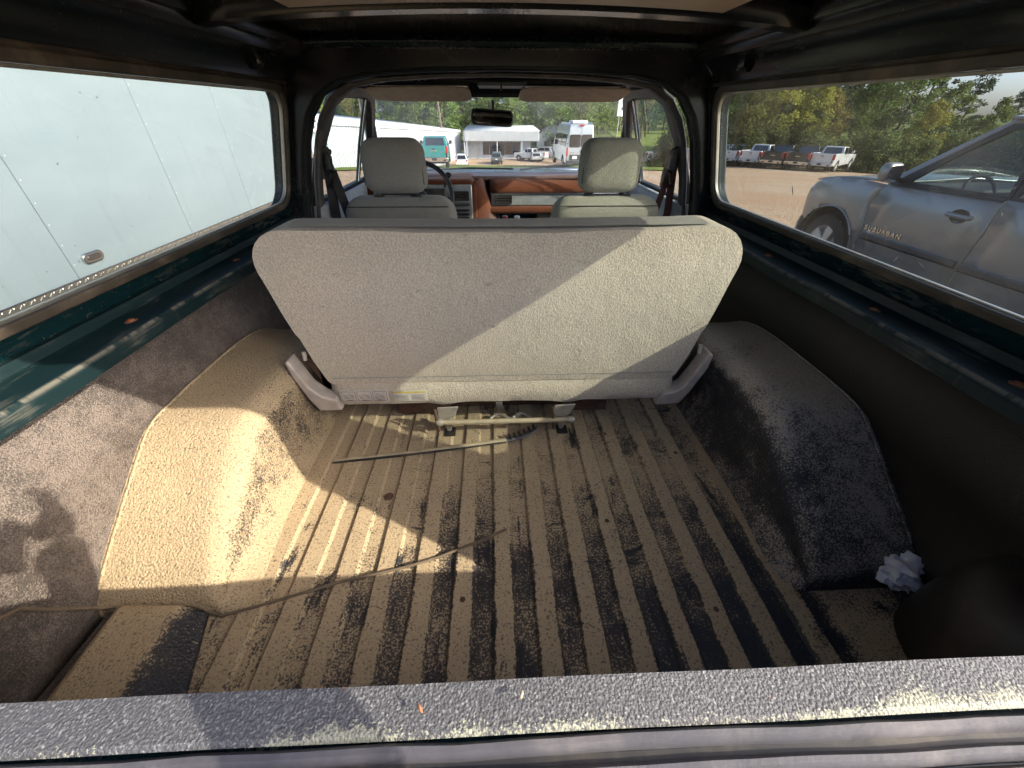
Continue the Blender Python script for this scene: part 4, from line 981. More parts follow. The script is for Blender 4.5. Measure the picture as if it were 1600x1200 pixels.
def big_suv():
    sx, sy = 4.5 + 1.005, 5.42; p = empty('parked_suv', (sx, sy, g(4.6, 5.4) - .05), 0, 'dark grey metallic full size suv parked on the gravel beside the truck', 'suv')
    pt = car_paint('grey_metallic', (.29, .285, .275), .3, .28, .4)
    GREYM = car_paint('grey_moulding', (.10, .10, .104), .3, .4)
    def hw(y, z):
        pts = [(.25, .93), (.45, .975), (.70, 1.0), (.95, 1.003), (1.12, .985), (1.22, .955), (1.27, .93)]
        if z <= pts[0][0]: w_ = pts[0][1]
        elif z >= pts[-1][0]: w_ = pts[-1][1] - .33 * (z - 1.27) - .08 * (z - 1.27) ** 2
        else:
            for (a, b), (c, d_) in zip(pts, pts[1:]):
                if a <= z <= c: w_ = b + (d_ - b) * (z - a) / (c - a); break
        if y > .1: w_ -= .20 * max(0, (y - .1)) ** 2 * (1.0 + .35 * (z > 1.0)) + .16 * max(0, y - .55) ** 1.5
        return w_
    fl = arc(0, .40, .475, -8, 188, 22)
    for s in (-1, 1):
        fn = lambda y, z, s=s: (s * hw(y, z), y, z)
        ztop = [(-.56, 1.215), (-.2, 1.225), (.2, 1.20), (.45, 1.15), (.60, 1.08)]
        fend = [(-.562, .36)] + [q for q in reversed(fl)] + [(.50, .62), (.60, .66), (.64, .80), (.66, .90), (.64, 1.0)] + list(reversed(ztop)) + [(-.50, 1.0), (-.562, .75)]
        panel('front_fender', fend, fn, pt, p, ys=[-.4, -.3, -.2, -.1, 0, .1, .2, .3, .4, .5, .55], zs=[.5, .6, .7, .8, .9, 1.0, 1.1, 1.16], solid=.012, off=0)
        # flare lip
        MB().tube([(s * (hw(y, z) + .006), y, z) for y, z in arc(0, .40, .482, -5, 185, 24)], .014, 6).out('arch_lip', pt, p)
        dz = [.36, .5, .62, .75, .9, 1.02, 1.12, 1.18]
        d1 = panel('front_door', [(-.572, .36), (-.572, .75), (-.51, 1.0), (-.572, 1.235), (-1.80, 1.255), (-1.84, 1.0), (-1.80, .36)], fn, pt, p, ys=[-.8, -1.1, -1.4, -1.6], zs=dz, solid=.012, off=0)
        d2 = panel('rear_door', [(-1.812, .36), (-1.852, 1.0), (-1.812, 1.255), (-2.75, 1.265), (-2.75, .9), (-2.55, .36)], fn, pt, p, ys=[-2.1, -2.4], zs=dz, solid=.012, off=0)
        panel('quarter_panel', [(-2.562, .42)] + [(-2.762, .9), (-2.762, 1.265), (-4.55, 1.25), (-4.62, .5)] + arc(-3.30, .40, .475, -5, 185, 16), fn, pt, p, zs=dz, solid=.012, off=0)
        for d_, y0, y1 in ((d1, -.60, -1.79), (d2, -1.83, -2.70)):
            MB().prism([(y0, .635), (y1, .645), (y1, .705), (y0 - .02, .700)], lambda a, b, d0, s=s: (s * (hw(a, b) + d0), a, b), .0, .034).out('side_moulding', GREYM, d_, bevel=.008)
            MB().prism([(y0, .622), (y1, .632), (y1, .642), (y0, .632)], lambda a, b, d0, s=s: (s * (hw(a, b) + d0), a, b), .0, .018).out('moulding_gap', BLK, d_, bevel=0)
        for d_, yc in ((d1, -1.55), (d2, -2.42)):
            o = MB().lathe([(0, -.002), (.050, -.001), (.056, .002), (.060, .0)], 24, (0, 0, 0), 'x').out('handle_cup', BLK, d_)
            o.data.transform(Matrix.Translation((s * (hw(yc, 1.07) + .012), yc, 1.07)) @ Matrix.Diagonal((s, 1.5, 1.05, 1)))
            MB().tube([(s * (hw(yc, 1.07) + x_), yc + y_, 1.072 + z_) for x_, y_, z_ in ((.002, .12, -.004), (.030, .10, 0), (.036, 0, 0), (.030, -.10, 0), (.002, -.125, .004))], [.014, .023, .024, .023, .014], 8, flat=1).out('door_handle', pt, d_)
        MB().prism([(-.60, 1.222), (-1.80, 1.238), (-1.80, 1.256), (-.60, 1.242)], lambda a, b, d0, s=s: (s * (hw(a, b) + d0), a, b), .0, .012).out('belt_strip', BLK, d1, bevel=0)
        # greenhouse: frames and glass
        gf = lambda y, z, s=s: (s * hw(y, z), y, z)
        def frame(nm, o_, i_, q): MB().ring([gf(*k) for k in o_], [gf(*k) for k in i_], True, (-s * .03, 0, 0)).out(nm, BLK, q, bevel=.003)
        inn = [(-.80, 1.27), (-1.78, 1.285), (-1.70, 1.50), (-1.62, 1.735), (-1.50, 1.79), (-1.34, 1.765), (-1.05, 1.53)]
        out_ = [(-.60, 1.236), (-1.82, 1.25), (-1.76, 1.50), (-1.67, 1.76), (-1.52, 1.835), (-1.30, 1.81), (-.98, 1.545)]
        frame('window_frame', out_, inn, d1)
        mk('window_glass', [(gf(*k)[0] - s * .015, k[0], k[1]) for k in inn], [tuple(range(len(inn)))], M['gl_tint'], d1, smooth=False)
        inn2 = [(-1.86, 1.285), (-2.68, 1.295), (-2.70, 1.77), (-1.82, 1.79), (-1.76, 1.74)]
        out2 = [(-1.83, 1.25), (-2.75, 1.26), (-2.76, 1.82), (-1.76, 1.835), (-1.69, 1.76)]
        frame('window_frame', out2, inn2, d2)
        mk('window_glass', [(gf(*k)[0] - s * .015, k[0], k[1]) for k in inn2], [tuple(range(len(inn2)))], M['gl_tint'], d2, smooth=False)
        mk('cargo_window', [(gf(*k)[0] - s * .01, k[0], k[1]) for k in [(-2.80, 1.29), (-4.4, 1.29), (-4.2, 1.78), (-2.80, 1.77)]], [(0, 1, 2, 3)], M['gl_dark'], p, smooth=False)
        # A pillar and roof side, body colour
        MB().ring([gf(*k) for k in [(-.50, 1.235), (-.95, 1.60), (-1.28, 1.855), (-1.5, 1.885), (-2.8, 1.90), (-4.3, 1.87)]], [gf(*k) for k in [(-.62, 1.238), (-.985, 1.55), (-1.30, 1.815), (-1.52, 1.84), (-2.8, 1.83), (-4.2, 1.80)]], False, (-s * .06, 0, 0)).out('roof_pillar', pt, p, bevel=.012)
        # mirror
        mv, mf = pillow([(z, 0, y, a, b) for z, y, a, b in ((-.085, 0, .085, .03), (-.075, 0, .105, .045), (-.03, 0, .118, .06), (.04, 0, .112, .06), (.075, 0, .095, .048), (.088, 0, .07, .03))], 20, 4)
        Mm = Matrix.Translation((s * 1.12, -.70, 1.36)) @ Matrix.Rotation(R(-12 * s), 4, 'Z')
        mm = mk('side_mirror', [Mm @ Vector(q) for q in mv], mf, pt, p)
        pq = rrect(-.095, .095, -.065, .065, .03, 4)
        mk('mirror_glass', [Mm @ Vector((a, -.062, b)) for a, b in pq], [tuple(range(len(pq)))], M['mirror'], mm, smooth=False)
        MB().tube([(s * .93, -.69, 1.27), (s * 1.03, -.70, 1.30)], .035, 8, flat=.6).out('mirror_stalk', BLK, mm)
        # lights, wheels
        MB().prism([(.60, .82), (.64, .81), (.67, .90), (.655, 1.00), (.55, 1.06), (.50, 1.04)], lambda a, b, d0, s=s: (s * (hw(a, b) + d0), a, b), -.03, .006).out('headlight', CLEAR, p, bevel=.006)
        for yy in (0, -3.30):
            wheel(p, s * .865, yy, .395, .26, s)
            MB().lathe([(.478, -.20), (.478, .10), (.40, .13)], 28, (s * .84, yy, .40), 'x').out('wheel_liner', DARKIN, p)
        # running board
        B('running_board', (min(s * .93, s * 1.02), -2.5, .30), (max(s * .93, s * 1.02), -.60, .36), BLK, p, bevel=.015)
    # hood, grille, bumper, windshield, roof
    MB().grid(lambda a, b: ((2 * a - 1) * hw(-.55 + 1.17 * b, 1.19) * .985, -.58 + 1.24 * b, 1.232 + .035 * math.sin(math.pi * a) - .12 * b ** 2.4 + .012 * math.cos((2*a-1) * 6) * .6), 24, 14).out('hood', pt, p, solid=.02)
    MB().grid(lambda a, b: ((2 * a - 1) * (.92 - .04 * b), .86 - .22 * abs(2 * a - 1) ** 3.0 + .05 * math.sin(math.pi * b), .36 + .36 * b), 20, 6).out('front_bumper', pt, p, solid=.03)
    B('grille', (-.62, .66, .74), (.62, .82, 1.02), BLK, p, bevel=.03)
    for zz in (.80, .88, .96): B('grille_bar', (-.60, .80, zz - .012), (.60, .83, zz + .012), M['chrome'], p)
    MB().grid(lambda a, b: ((2 * a - 1) * (.86 - .17 * b), -.55 - .75 * b + .12 * math.sin(math.pi * a), 1.245 + .60 * b), 12, 6).out('windshield', M['gl_tint'], p)
    MB().grid(lambda a, b: ((2 * a - 1) * .76, -1.28 - 3.1 * b, 1.862 + .055 * math.sin(math.pi * a) - .02 * b * b), 10, 8).out('roof', pt, p, solid=.02)
    MB().grid(lambda a, b: ((2 * a - 1) * (.95 - .22 * b), -4.62 + .30 * b, .5 + 1.36 * b), 8, 6).out('rear_hatch', pt, p, solid=.03)
    # cabin
    ti = plain('suv_trim', (.085, .08, .075), .7)
    B('cabin_floor', (-.90, -4.5, .45), (.90, -.35, .52), DARKIN, p, bevel=0)
    MB().grid(lambda a, b: ((2 * a - 1) * .85, -.52 - .42 * b, 1.22 - .04 * b ** 2), 10, 6).out('dash_panel', ti, p, solid=.03)
    B('dash_face', (-.85, -.93, .80), (.85, -.90, 1.18), ti, p)
    for x_ in (-.42, .42):
        for y_ in (-1.75, -2.75):
            st = mk('cabin_seat', *pillow(rows_round(.62, 1.32, x_, y_ + .02, y_ - .16, .27, .24, .08, .07), 24, 5), ti, p)
            mk('cabin_headrest', *pillow(rows_round(1.36, 1.56, x_, y_ - .16, y_ - .17, .13, .12, .05, .035), 20, 4), ti, st)
            mk('cabin_cushion', *pillow(rows_round(.55, .74, x_, y_ + .32, y_ + .32, .27, .27, .28, .05), 20, 5), ti, st)
    Mw = Matrix.Translation((-.42, -1.10, 1.19)) @ Matrix.Rotation(R(66), 4, 'X')
    ww = MB().tube([Mw @ Vector((.185 * math.cos(2*math.pi*i/28), .185 * math.sin(2*math.pi*i/28), 0)) for i in range(29)], .017, 8, cap=False).out('steering_wheel', BLK, p)
    MB().tube([Mw @ Vector((-.18, 0, 0)), Mw @ Vector((0, 0, -.02)), Mw @ Vector((.18, 0, 0))], [.016, .06, .016], 8, flat=.5).out('wheel_spoke', BLK, ww)
    mk('column_pod', *pillow([(z, -.42, -1.0 , .14, .10) for z in (1.0, 1.05, 1.15, 1.20)], 16, 3), ti, p)
    # badge lettering on the near door
    cu = bpy.data.curves.new('badge', 'FONT'); cu.body = 'SUBURBAN'; cu.size = .072; cu.extrude = .004; cu.space_character = 1.35; cu.offset = .0012
    to = bpy.data.objects.new('tmp', cu); COL.objects.link(to)
    bpy.context.view_layer.update()
    me = bpy.data.meshes.new_from_object(to.evaluated_get(bpy.context.evaluated_depsgraph_get())); bpy.data.objects.remove(to)
    xs = [v_.co.x for v_ in me.vertices]; L = max(xs)
    for v_ in me.vertices:
        u_, h_, d_ = v_.co; y = -.605 - u_ * (.50 / L); z = .735 + h_ * 1.0
        v_.co = (-(hw(y, z) + .011 + d_), y, z)
    bd = link_obj('badge_lettering', me, p, M['chrome'])
    return p
big_suv()

def loft(prof, wfn, n=0):
    m = MB(); k = len(prof); v = [(-wfn(y, z), y, z) for y, z in prof] + [(wfn(y, z), y, z) for y, z in prof]
    m.add(v, [tuple(range(k)), tuple(range(2*k-1, k-1, -1))] + [(i, (i+1) % k, k+(i+1) % k, k+i) for i in range(k)]); return m
def pickup(col, name='pickup_truck', metal=.2, detail=True):
    p = empty(name, (0, 0, 0)); pt = car_paint('pickup_paint_%d' % len(bpy.data.materials), col, metal, .3)
    W = .98
    # rear at y=0, front at y=5.8
    fa = lambda c: arc(c, .42, .50, 180, 0, 10)
    bed = [(0.02, .62)] + [(y, z) for y, z in fa(1.25)][:] + [(2.15, .45), (2.15, 1.42), (0.02, 1.44), (0, 1.38)]
    for s in (-1, 1):
        MB().prism(bed, lambda a, b, d_, s=s: (s * (W - .06 * max(0, b - 1.1) - d_), a, b), 0, .10).out('bed_side', pt, p, bevel=.03)
    B('bed_floor', (-.9, .05, .78), (.9, 2.12, .84), BLK, p)
    tg = B('tailgate', (-.80, -.03, .74), (.80, .05, 1.42), pt, p, bevel=.025, seg=3)
    B('tailgate_handle', (-.11, -.038, 1.22), (.11, -.028, 1.285), BLK, tg, bevel=.005)
    B('tailgate_crease', (-.70, -.036, 1.02), (.70, -.030, 1.055), pt, tg, bevel=.003)
    B('emblem', (-.20, -.037, 1.11), (.20, -.030, 1.165), M['chrome'], tg, bevel=.004)
    bp = MB().prism([(-.92, .48), (.92, .48), (.97, .56), (.97, .70), (.80, .74), (-.80, .74), (-.97, .70), (-.97, .56)], lambda a, b, d_: (a, d_ + .10 * abs(a) ** 3, b), -.16, .02).out('rear_bumper', pt if col[0] > .4 else M['chrome'], p, bevel=.02)
    B('license_plate', (-.16, -.172, .56), (.16, -.162, .70), BLK, bp, bevel=.004)
    for s in (-1, 1):
        B('tail_light', (min(s*.80, s*.975), -.035, .98), (max(s*.80, s*.975), .14, 1.40), RED, p, bevel=.02)
        MB().tube([(s*.62, -.175, .56), (s*.80, -.16, .56)], .05, 10, flat=.7).out('exhaust_tip', BLK, bp)
    # cab
    cab = [(2.16, .45), (4.25, .45), (4.25, 1.22), (4.05, 1.26), (3.45, 1.86), (2.45, 1.90), (2.28, 1.86), (2.17, 1.30)]
    wf = lambda y, z: W - .02 - .34 * max(0, z - 1.28) - .02 * (z < .6)
    cb = loft(cab, wf).out('cab', pt, p, bevel=.04, seg=3)
    mk('rear_window', [(-.70, 2.155, 1.34), (.70, 2.155, 1.34), (.62, 2.245, 1.80), (-.62, 2.245, 1.80)], [(0, 1, 2, 3)], M['gl_dark'], cb, smooth=False, solid=.01)
    for s in (-1, 1):
        for pl in ([(2.42, 1.33), (3.15, 1.33), (3.15, 1.80), (2.50, 1.81)], [(3.22, 1.33), (3.95, 1.33), (3.52, 1.78), (3.22, 1.80)]):
            mk('side_window', [(s * (wf(y, z) + .006), y, z) for y, z in pl], [(0, 1, 2, 3)], M['gl_dark'], cb, smooth=False, solid=.008)
        for yy in (2.62, 3.30): B('door_handle', (min(s*.985, s*1.01), yy, 1.13), (max(s*.985, s*1.01), yy + .18, 1.16), BLK, cb)
        B('door_gap', (min(s*.966, s*.9625), 3.18, .55), (max(s*.966, s*.9625), 3.19, 1.30), BLK, cb, bevel=0)
        B('mirror_housing', (min(s*1.0, s*1.20), 3.72, 1.34), (max(s*1.0, s*1.20), 3.84, 1.56), BLK if col[0] < .3 else pt, cb, bevel=.03)
        B('mirror_stalk', (min(s*.93, s*1.04), 3.76, 1.32), (max(s*.93, s*1.04), 3.82, 1.36), BLK, cb)
    mk('windshield', [(-.74, 4.07, 1.27), (.74, 4.07, 1.27), (.64, 3.48, 1.83), (-.64, 3.48, 1.83)], [(0, 1, 2, 3)], M['gl_dark'], cb, smooth=False, solid=.01)
    fr = [(4.26, .45)] + fa(4.88) + [(5.7, .45), (5.85, .62), (5.85, 1.05), (5.72, 1.20), (4.26, 1.26)]
    loft([q for q in fr], lambda y, z: W - .02 - .10 * max(0, y - 5.3)).out('front_end', pt, p, bevel=.03)
    B('grille', (-.75, 5.84, .66), (.75, 5.88, 1.06), BLK, p, bevel=.02)
    B('chassis', (-.70, .30, .34), (.70, 5.4, .62), DARKIN, p, bevel=0)
    MB().lathe([(0, -.02), (.16, -.02), (.20, .06), (0, .10)], 14, (0, 1.25, .42), 'y').out('differential', RIM, p)
    MB().tube([(-.8, 1.25, .42), (.8, 1.25, .42)], .05, 8).out('axle', DARKIN, p)
    for s in (-1, 1):
        for yy in (1.25, 4.88): wheel(p, s * .84, yy, .42, .28, s, 6, False)
    return p
def put(p, x, y, rz, lab, cat, grp=None, dz=0.0):
    p.location = (x, y, g(x, y) + dz); p.rotation_euler = (0, 0, rz); tag(p, lab, cat, grp); return p
WHITE = (.62, .63, .65)
LOT = 'pickups parked along the tree line'
pw = pickup(WHITE); put(pw, 28.8, 38.4, R(-54), 'white crew cab pickup at the end of the row, tailgate towards the gravel', 'pickup', LOT)
pb = pickup((.008, .009, .012)); put(pb, 27.4, 39.6, R(-53), 'black pickup parked beside the white pickup at the row end', 'pickup', LOT)
pd = copy_tree(pb); put(pd, 26.2, 41.4, R(-52), 'black pickup parked between the other black pickup and a white one', 'pickup', LOT)
p2 = copy_tree(pw); put(p2, 25.3, 43.6, R(-51), 'white pickup parked beside two black pickups in the row', 'pickup', LOT)
p3 = copy_tree(pw); put(p3, 24.9, 47.0, R(-49), 'white pickup parked next to last in the row', 'pickup', LOT)
p4 = copy_tree(pw); put(p4, 25.0, 50.5, R(-48), 'white pickup parked farthest along the row', 'pickup', LOT)
pr_ = copy_tree(pw); put(pr_, 21.5, 63.0, R(-105), 'white pickup parked sideways beyond the gravel by the grass strip', 'pickup')
pt_ = pickup((.03, .22, .22), metal=.3); put(pt_, -4.15, 31.5, R(4), 'teal pickup with red tail lamps parked before the ribbed metal building', 'pickup')
pq = copy_tree(pw); put(pq, 9.0, 77, R(60), 'white pickup standing beside the long white canopy', 'pickup')

def small_suv(col, name, lab, x, y, rz, h=1.75, L=4.5, cat='suv'):
    p = empty(name); pt = car_paint('wagon_paint_%d' % len(bpy.data.materials), col, .3, .3); W = .90; k = h / 1.75
    fa = lambda c: arc(c, .34, .40, 180, 0, 8)
    low = [(0.0, .45), (.05, .35)] + fa(.95) + fa(3.6) + [(L - .05, .35), (L, .5), (L - .02, .85 * k), (L - .25, 1.0 * k), (3.35, 1.06 * k), (0.05, 1.06 * k), (-.02, .9 * k)]
    loft(low, lambda y, z: W - .05 * (z > .95 * k) - .08 * max(0, y - L + .6)).out('body', pt, p, bevel=.04)
    wf = lambda y, z: W - .06 - .30 * max(0, z - 1.06 * k)
    top = [(.06, 1.06 * k), (3.3, 1.06 * k), (2.45, 1.66 * k), (1.6, h), (.45, 1.72 * k), (.30, 1.66 * k)]
    c = loft(top, wf).out('cabin', pt, p, bevel=.04)
    def rw(z): return .06 + .24 * (z - 1.06 * k) / (.60 * k)
    mk('rear_window', [(-.66, rw(1.12 * k) - .035, 1.12 * k), (.66, rw(1.12 * k) - .035, 1.12 * k), (.56, rw(1.58 * k) - .035, 1.58 * k), (-.56, rw(1.58 * k) - .035, 1.58 * k)], [(0, 1, 2, 3)], M['gl_dark'], c, smooth=False, solid=.008)
    mk('windshield', [(-.68, 3.24, 1.12 * k), (.68, 3.24, 1.12 * k), (.58, 2.55, 1.62 * k), (-.58, 2.55, 1.62 * k)], [(0, 1, 2, 3)], M['gl_dark'], c, smooth=False, solid=.008)
    for s in (-1, 1):
        for pl in ([(.42, 1.12), (1.45, 1.12), (1.45, 1.60), (.62, 1.60)], [(1.52, 1.12), (2.95, 1.12), (2.38, 1.56), (1.52, 1.60)]):
            mk('side_window', [(s * (wf(y_, z_ * k) + .005), y_, z_ * k) for y_, z_ in pl], [(0, 1, 2, 3)], M['gl_dark'], c, smooth=False, solid=.008)
        B('tail_light', (min(s*.68, s*.86), -.035, .80 * k), (max(s*.68, s*.86), .06, 1.04 * k), RED, p, bevel=.015)
        B('head_light', (min(s*.55, s*.80), L - .10, .70 * k), (max(s*.55, s*.80), L + .01, .84 * k), CLEAR, p, bevel=.02)
        B('mirror_housing', (min(s*.86, s*1.06), 2.72, 1.10 * k), (max(s*.86, s*1.06), 2.84, 1.24 * k), BLK, p, bevel=.02)
        for yy in (.95, 3.6): wheel(p, s * .78, yy, .34, .22, s, 5, False)
        MB().tube([(s * .62, .6, h + .02), (s * .62, 2.3, h + .02)], .018, 6).out('roof_rail', BLK, p)
    B('bumper', (-.86, -.10, .38), (.86, .02, .62), BLK if col[0] < .4 else pt, p, bevel=.03)
    B('license_plate', (-.16, -.045, .72), (.16, -.028, .86), PLATE, p)
    return put(p, x, y, rz, lab, cat)
small_suv(WHITE, 'small_suv', 'small white suv parked below the grass verge facing away', -4.9, 68, R(1), 1.8)
small_suv((.10, .13, .13), 'small_suv', 'dark grey green suv with red tail lamp below the grass verge', .4, 72, R(-4), 1.75)
small_suv((.40, .43, .42), 'sedan_car', 'low pale car before the canopy post', 7.2, 76, R(3), 1.42, 4.6, 'car')
small_suv(WHITE, 'small_suv', 'white suv parked behind the white pickup by the canopy', 11.0, 84, R(70), 1.8)

def van():
    p = empty('high_roof_van'); pt = car_paint('van_silver', (.40, .43, .47), .5, .3); W = .99; H = 2.72
    fa = lambda c: arc(c, .37, .44, 180, 0, 10)
    prof = [(0, .50), (.04, .36)] + fa(1.25) + fa(4.9) + [(5.85, .38), (5.92, .60), (5.88, 1.0), (5.4, 1.22), (4.75, 1.95), (4.3, 2.55), (3.9, H - .06), (3.2, H), (.20, H), (.08, H - .08), (.0, 1.2)]
    wf = lambda y, z: W - .02 - .075 * max(0, z - 1.1) - .06 * max(0, z - 2.45) * 3 - .12 * max(0, y - 5.2)
    b = loft(prof, wf).out('body', pt, p, bevel=.06, seg=3)
    for s in (-1, 1):
        pl = rrect(.04, .80, 1.36, 2.12, .10, 4)
        MB().prism([(s * a, z) for a, z in pl], lambda a, z, d_: (a * (1 - .02 * (z - 1.3)), d_, z), -.016, -.002).out('rear_door_window', M['gl_dark'], b)
        B('tail_light', (min(s*.86, s*.985), -.03, .85), (max(s*.86, s*.985), .10, 1.35), RED, p, bevel=.02)
        for pw_ in ([(.5, 1.40), (1.95, 1.40), (1.95, 2.10), (.5, 2.10)], [(2.10, 1.40), (3.55, 1.40), (3.55, 2.10), (2.10, 2.10)], [(3.75, 1.35), (4.95, 1.30), (4.45, 2.05), (3.75, 2.08)]):
            mk('side_window', [(s * (wf(y, z) + .006), y, z) for y, z in pw_], [(0, 1, 2, 3)], M['gl_dark'], b, smooth=False, solid=.008)
        B('door_hinge', (min(s*.93, s*.985), -.02, 1.55), (max(s*.93, s*.985), .02, 1.62), BLK, b)
        B('mirror_housing', (min(s*1.0, s*1.24), 4.85, 1.30), (max(s*1.0, s*1.24), 4.98, 1.65), BLK, p, bevel=.03)
        for yy in (1.25, 4.9): wheel(p, s * .86, yy, .37, .24, s, 5, False)
        MB().tube([(s * .78, .3, H + .05), (s * .78, 3.3, H + .05)], .03, 6).out('roof_rail', M['chrome'], p)
    B('door_gap', (-.006, -.006, .55), (.006, .004, H - .15), BLK, b, bevel=0)
    B('door_handle', (.03, -.04, 1.02), (.07, -.01, 1.24), M['chrome'], b)
    B('name_strip', (-.72, -.006, 1.02), (-.42, -.001, 1.07), M['chrome'], b, bevel=0)
    B('badge_strip', (.48, -.006, 1.02), (.74, -.001, 1.07), M['chrome'], b, bevel=0)
    B('license_plate', (-.52, -.014, .66), (-.20, -.004, .84), PLATE, b, bevel=.003)
    B('plate_recess', (-.75, -.008, .58), (.75, -.001, .92), BLK, b, bevel=0)
    B('rear_bumper', (-.97, -.16, .36), (.97, .02, .56), BLK, p, bevel=.04)
    B('brake_lamp', (-.16, -.03, H - .12), (.16, .06, H - .03), RED, p, bevel=.01)
    B('roof_unit', (-.55, .7, H), (.55, 1.8, H + .20), PLATE, p, bevel=.06)
    put(p, 6.05, 31.6, R(3), 'silver high roof van with dark rear windows parked beyond the hood', 'van')
van()
# ------------------------------------------------------------------ buildings
def wall_metal(name, col):
    return plain(name, col, .45, .0, .05, 2, dust=.15, dcol=(.5, .48, .44))
def ribbed_building():
    a = Vector((-12.9, 34.5)); b = Vector((-6.3, 86)); L = (b - a).length; d_ = (b - a).normalized(); nrm = Vector((d_.y, -d_.x))
    e = empty('metal_building', (a.x, a.y, g(a.x, a.y)), world=True, label='long white ribbed metal building behind the teal pickup', cat='building')
    w1 = wall_metal('white_siding', (.42, .44, .47)); w2 = wall_metal('rib_white', (.50, .52, .54))
    top = lambda t: 1.05 - 2.2 * t
    def P(t, off, z): q = a + d_ * (L * t) + nrm * off; return (q.x, q.y, z)
    n = 24
    v = [P(i / n, 0, z) for i in range(n + 1) for z in (-7, top(i / n))]
    mk('siding', v, [(2*i, 2*i+2, 2*i+3, 2*i+1) for i in range(n)], w1, e, solid=.2, off=0)
    hr = MB().box((-.05, -.05, 0), (.05, .05, 1)); me = None
    k = 120
    for i in range(k):
        t = (i + .5) / k; z0 = -7; q = a + d_ * (L * t) + nrm * .13
        if me is None:
            o = hr.out('siding_rib', w2, e, smooth=False); me = o.data
        else:
            o = bpy.data.objects.new('siding_rib', me); COL.objects.link(o); o.parent = e; o.matrix_parent_inverse = Matrix.Translation(-e.location)
        o.location = (q.x, q.y, z0); o.scale = (1, 1, top(t) - .12 - z0)
    MB().strip([P(i / 10, .16, top(i / 10)) for i in range(11)], (0, 0, .28), (nrm.x * .1, nrm.y * .1, 0)).out('eave_gutter', wall_metal('gutter', (.60, .63, .66)), e)
    v = [P(t, off, top(t) + (.15 if off > -5 else 1.6)) for t in (0, .5, 1) for off in (.1, -14)]
    mk('metal_roof', v, [(0, 2, 3, 1), (2, 4, 5, 3)], wall_metal('roof_white', (.55, .57, .6)), e, solid=.1)
    # lower shop bay with its own shallow gable towards the lot
    q0 = Vector((-20.5, 35.2)); 
    bay = [(-20.5, -7), (-9.6 - 2.6, -7), (-12.2, .35), (-16.2, .95), (-20.5, .35)]
    MB().prism(bay, lambda x, z, dd: (x, 34.2 + dd, z), 0, .3).out('end_wall', wall_metal('pale_end_wall', (.40, .49, .51)), e, smooth=False)
    for s, x0, x1, z0, z1 in ((0, -20.7, -16.2, .38, .98), (1, -16.2, -12.0, .98, .38)):
        mk('gable_trim', [(x0, 34.0, z0), (x1, 34.0, z1), (x1, 34.0, z1 + .16), (x0, 34.0, z0 + .16)], [(0, 1, 2, 3)], w2, e, solid=.12)
ribbed_building()
def shop():
    y = 80.0; gz = g(0, y); e = empty('shop_building', (1, y, gz), world=True, label='low shop with white ribbed fascia canopy and dark shop windows', cat='building')
    w1 = wall_metal('shop_white', (.42, .46, .52)); w2 = wall_metal('fascia_white', (.52, .54, .56)); dk = M['gl_dark']
    z0, z1, z2 = gz - .3, -2.40, -.95
    B('wall', (-5.0, y + 2.0, z0), (6.6, y + 2.2, z1), w1, e, bevel=0)
    B('side_wall', (-5.2, y + .2, z0), (-5.0, y + 12, z1), w1, e, bevel=0)
    B('gable_side', (-5.25, y + .1, z1), (-5.05, y + 12, z2 - .1), w1, e, bevel=0)
    f0 = B('fascia', (-5.0, y, z1), (7.9, y + .15, z2), w2, e, bevel=.01)
    me = None
    for i in range(64):
        x = -4.9 + i * .2
        if me is None: o = MB().box((-.03, -.05, 0), (.03, 0, z2 - z1)).out('fascia_rib', w2, e, smooth=False); me = o.data
        else:
            o = bpy.data.objects.new('fascia_rib', me); COL.objects.link(o); o.parent = e; o.matrix_parent_inverse = Matrix.Translation(-e.location)
        o.location = (x, y, z1 + .0)
    B('canopy_deck', (-5.0, y + .15, z1 - .10), (7.9, y + 6, z1), wall_metal('soffit', (.4, .4, .4)), e, bevel=0)
    mk('shop_roof', [(-5.1, y, z2 + .02), (8.0, y, z2 + .02), (8.0, y + 14, z2 + .5), (-5.1, y + 14, z2 + .5)], [(0, 1, 2, 3)], w2, e, solid=.08)
    gz2 = z0 + .95
    for x0, x1 in ((-1.95, -.85), (-.75, .55), (.70, 2.0), (2.1, 3.3), (3.4, 4.7)):
        f_ = B('shop_window', (x0, y + 1.93, gz2), (x1, y + 1.98, z1 - .05), BLK, e, bevel=0)
        mk('pane', [(x0 + .05, y + 1.92, gz2 + .05), (x1 - .05, y + 1.92, gz2 + .05), (x1 - .05, y + 1.92, z1 - .1), (x0 + .05, y + 1.92, z1 - .1)], [(0, 1, 2, 3)], dk, f_, smooth=False)
    B('window_ledge', (-2.1, y + 1.85, gz2 - .12), (4.9, y + 1.99, gz2), w2, e, bevel=0)
    d_ = B('shop_door', (-4.3, y + 1.92, z0), (-2.4, y + 1.98, z1 - .1), wall_metal('door_grey', (.36, .38, .38)), e, bevel=0)
    B('door_split', (-3.36, y + 1.90, z0), (-3.32, y + 1.925, z1 - .1), w2, d_, bevel=0)
    for x in (-4.7, .62, 4.95): B('canopy_post', (x - .07, y + .1, z0), (x + .07, y + .24, z1), w2, e, bevel=0)
shop()
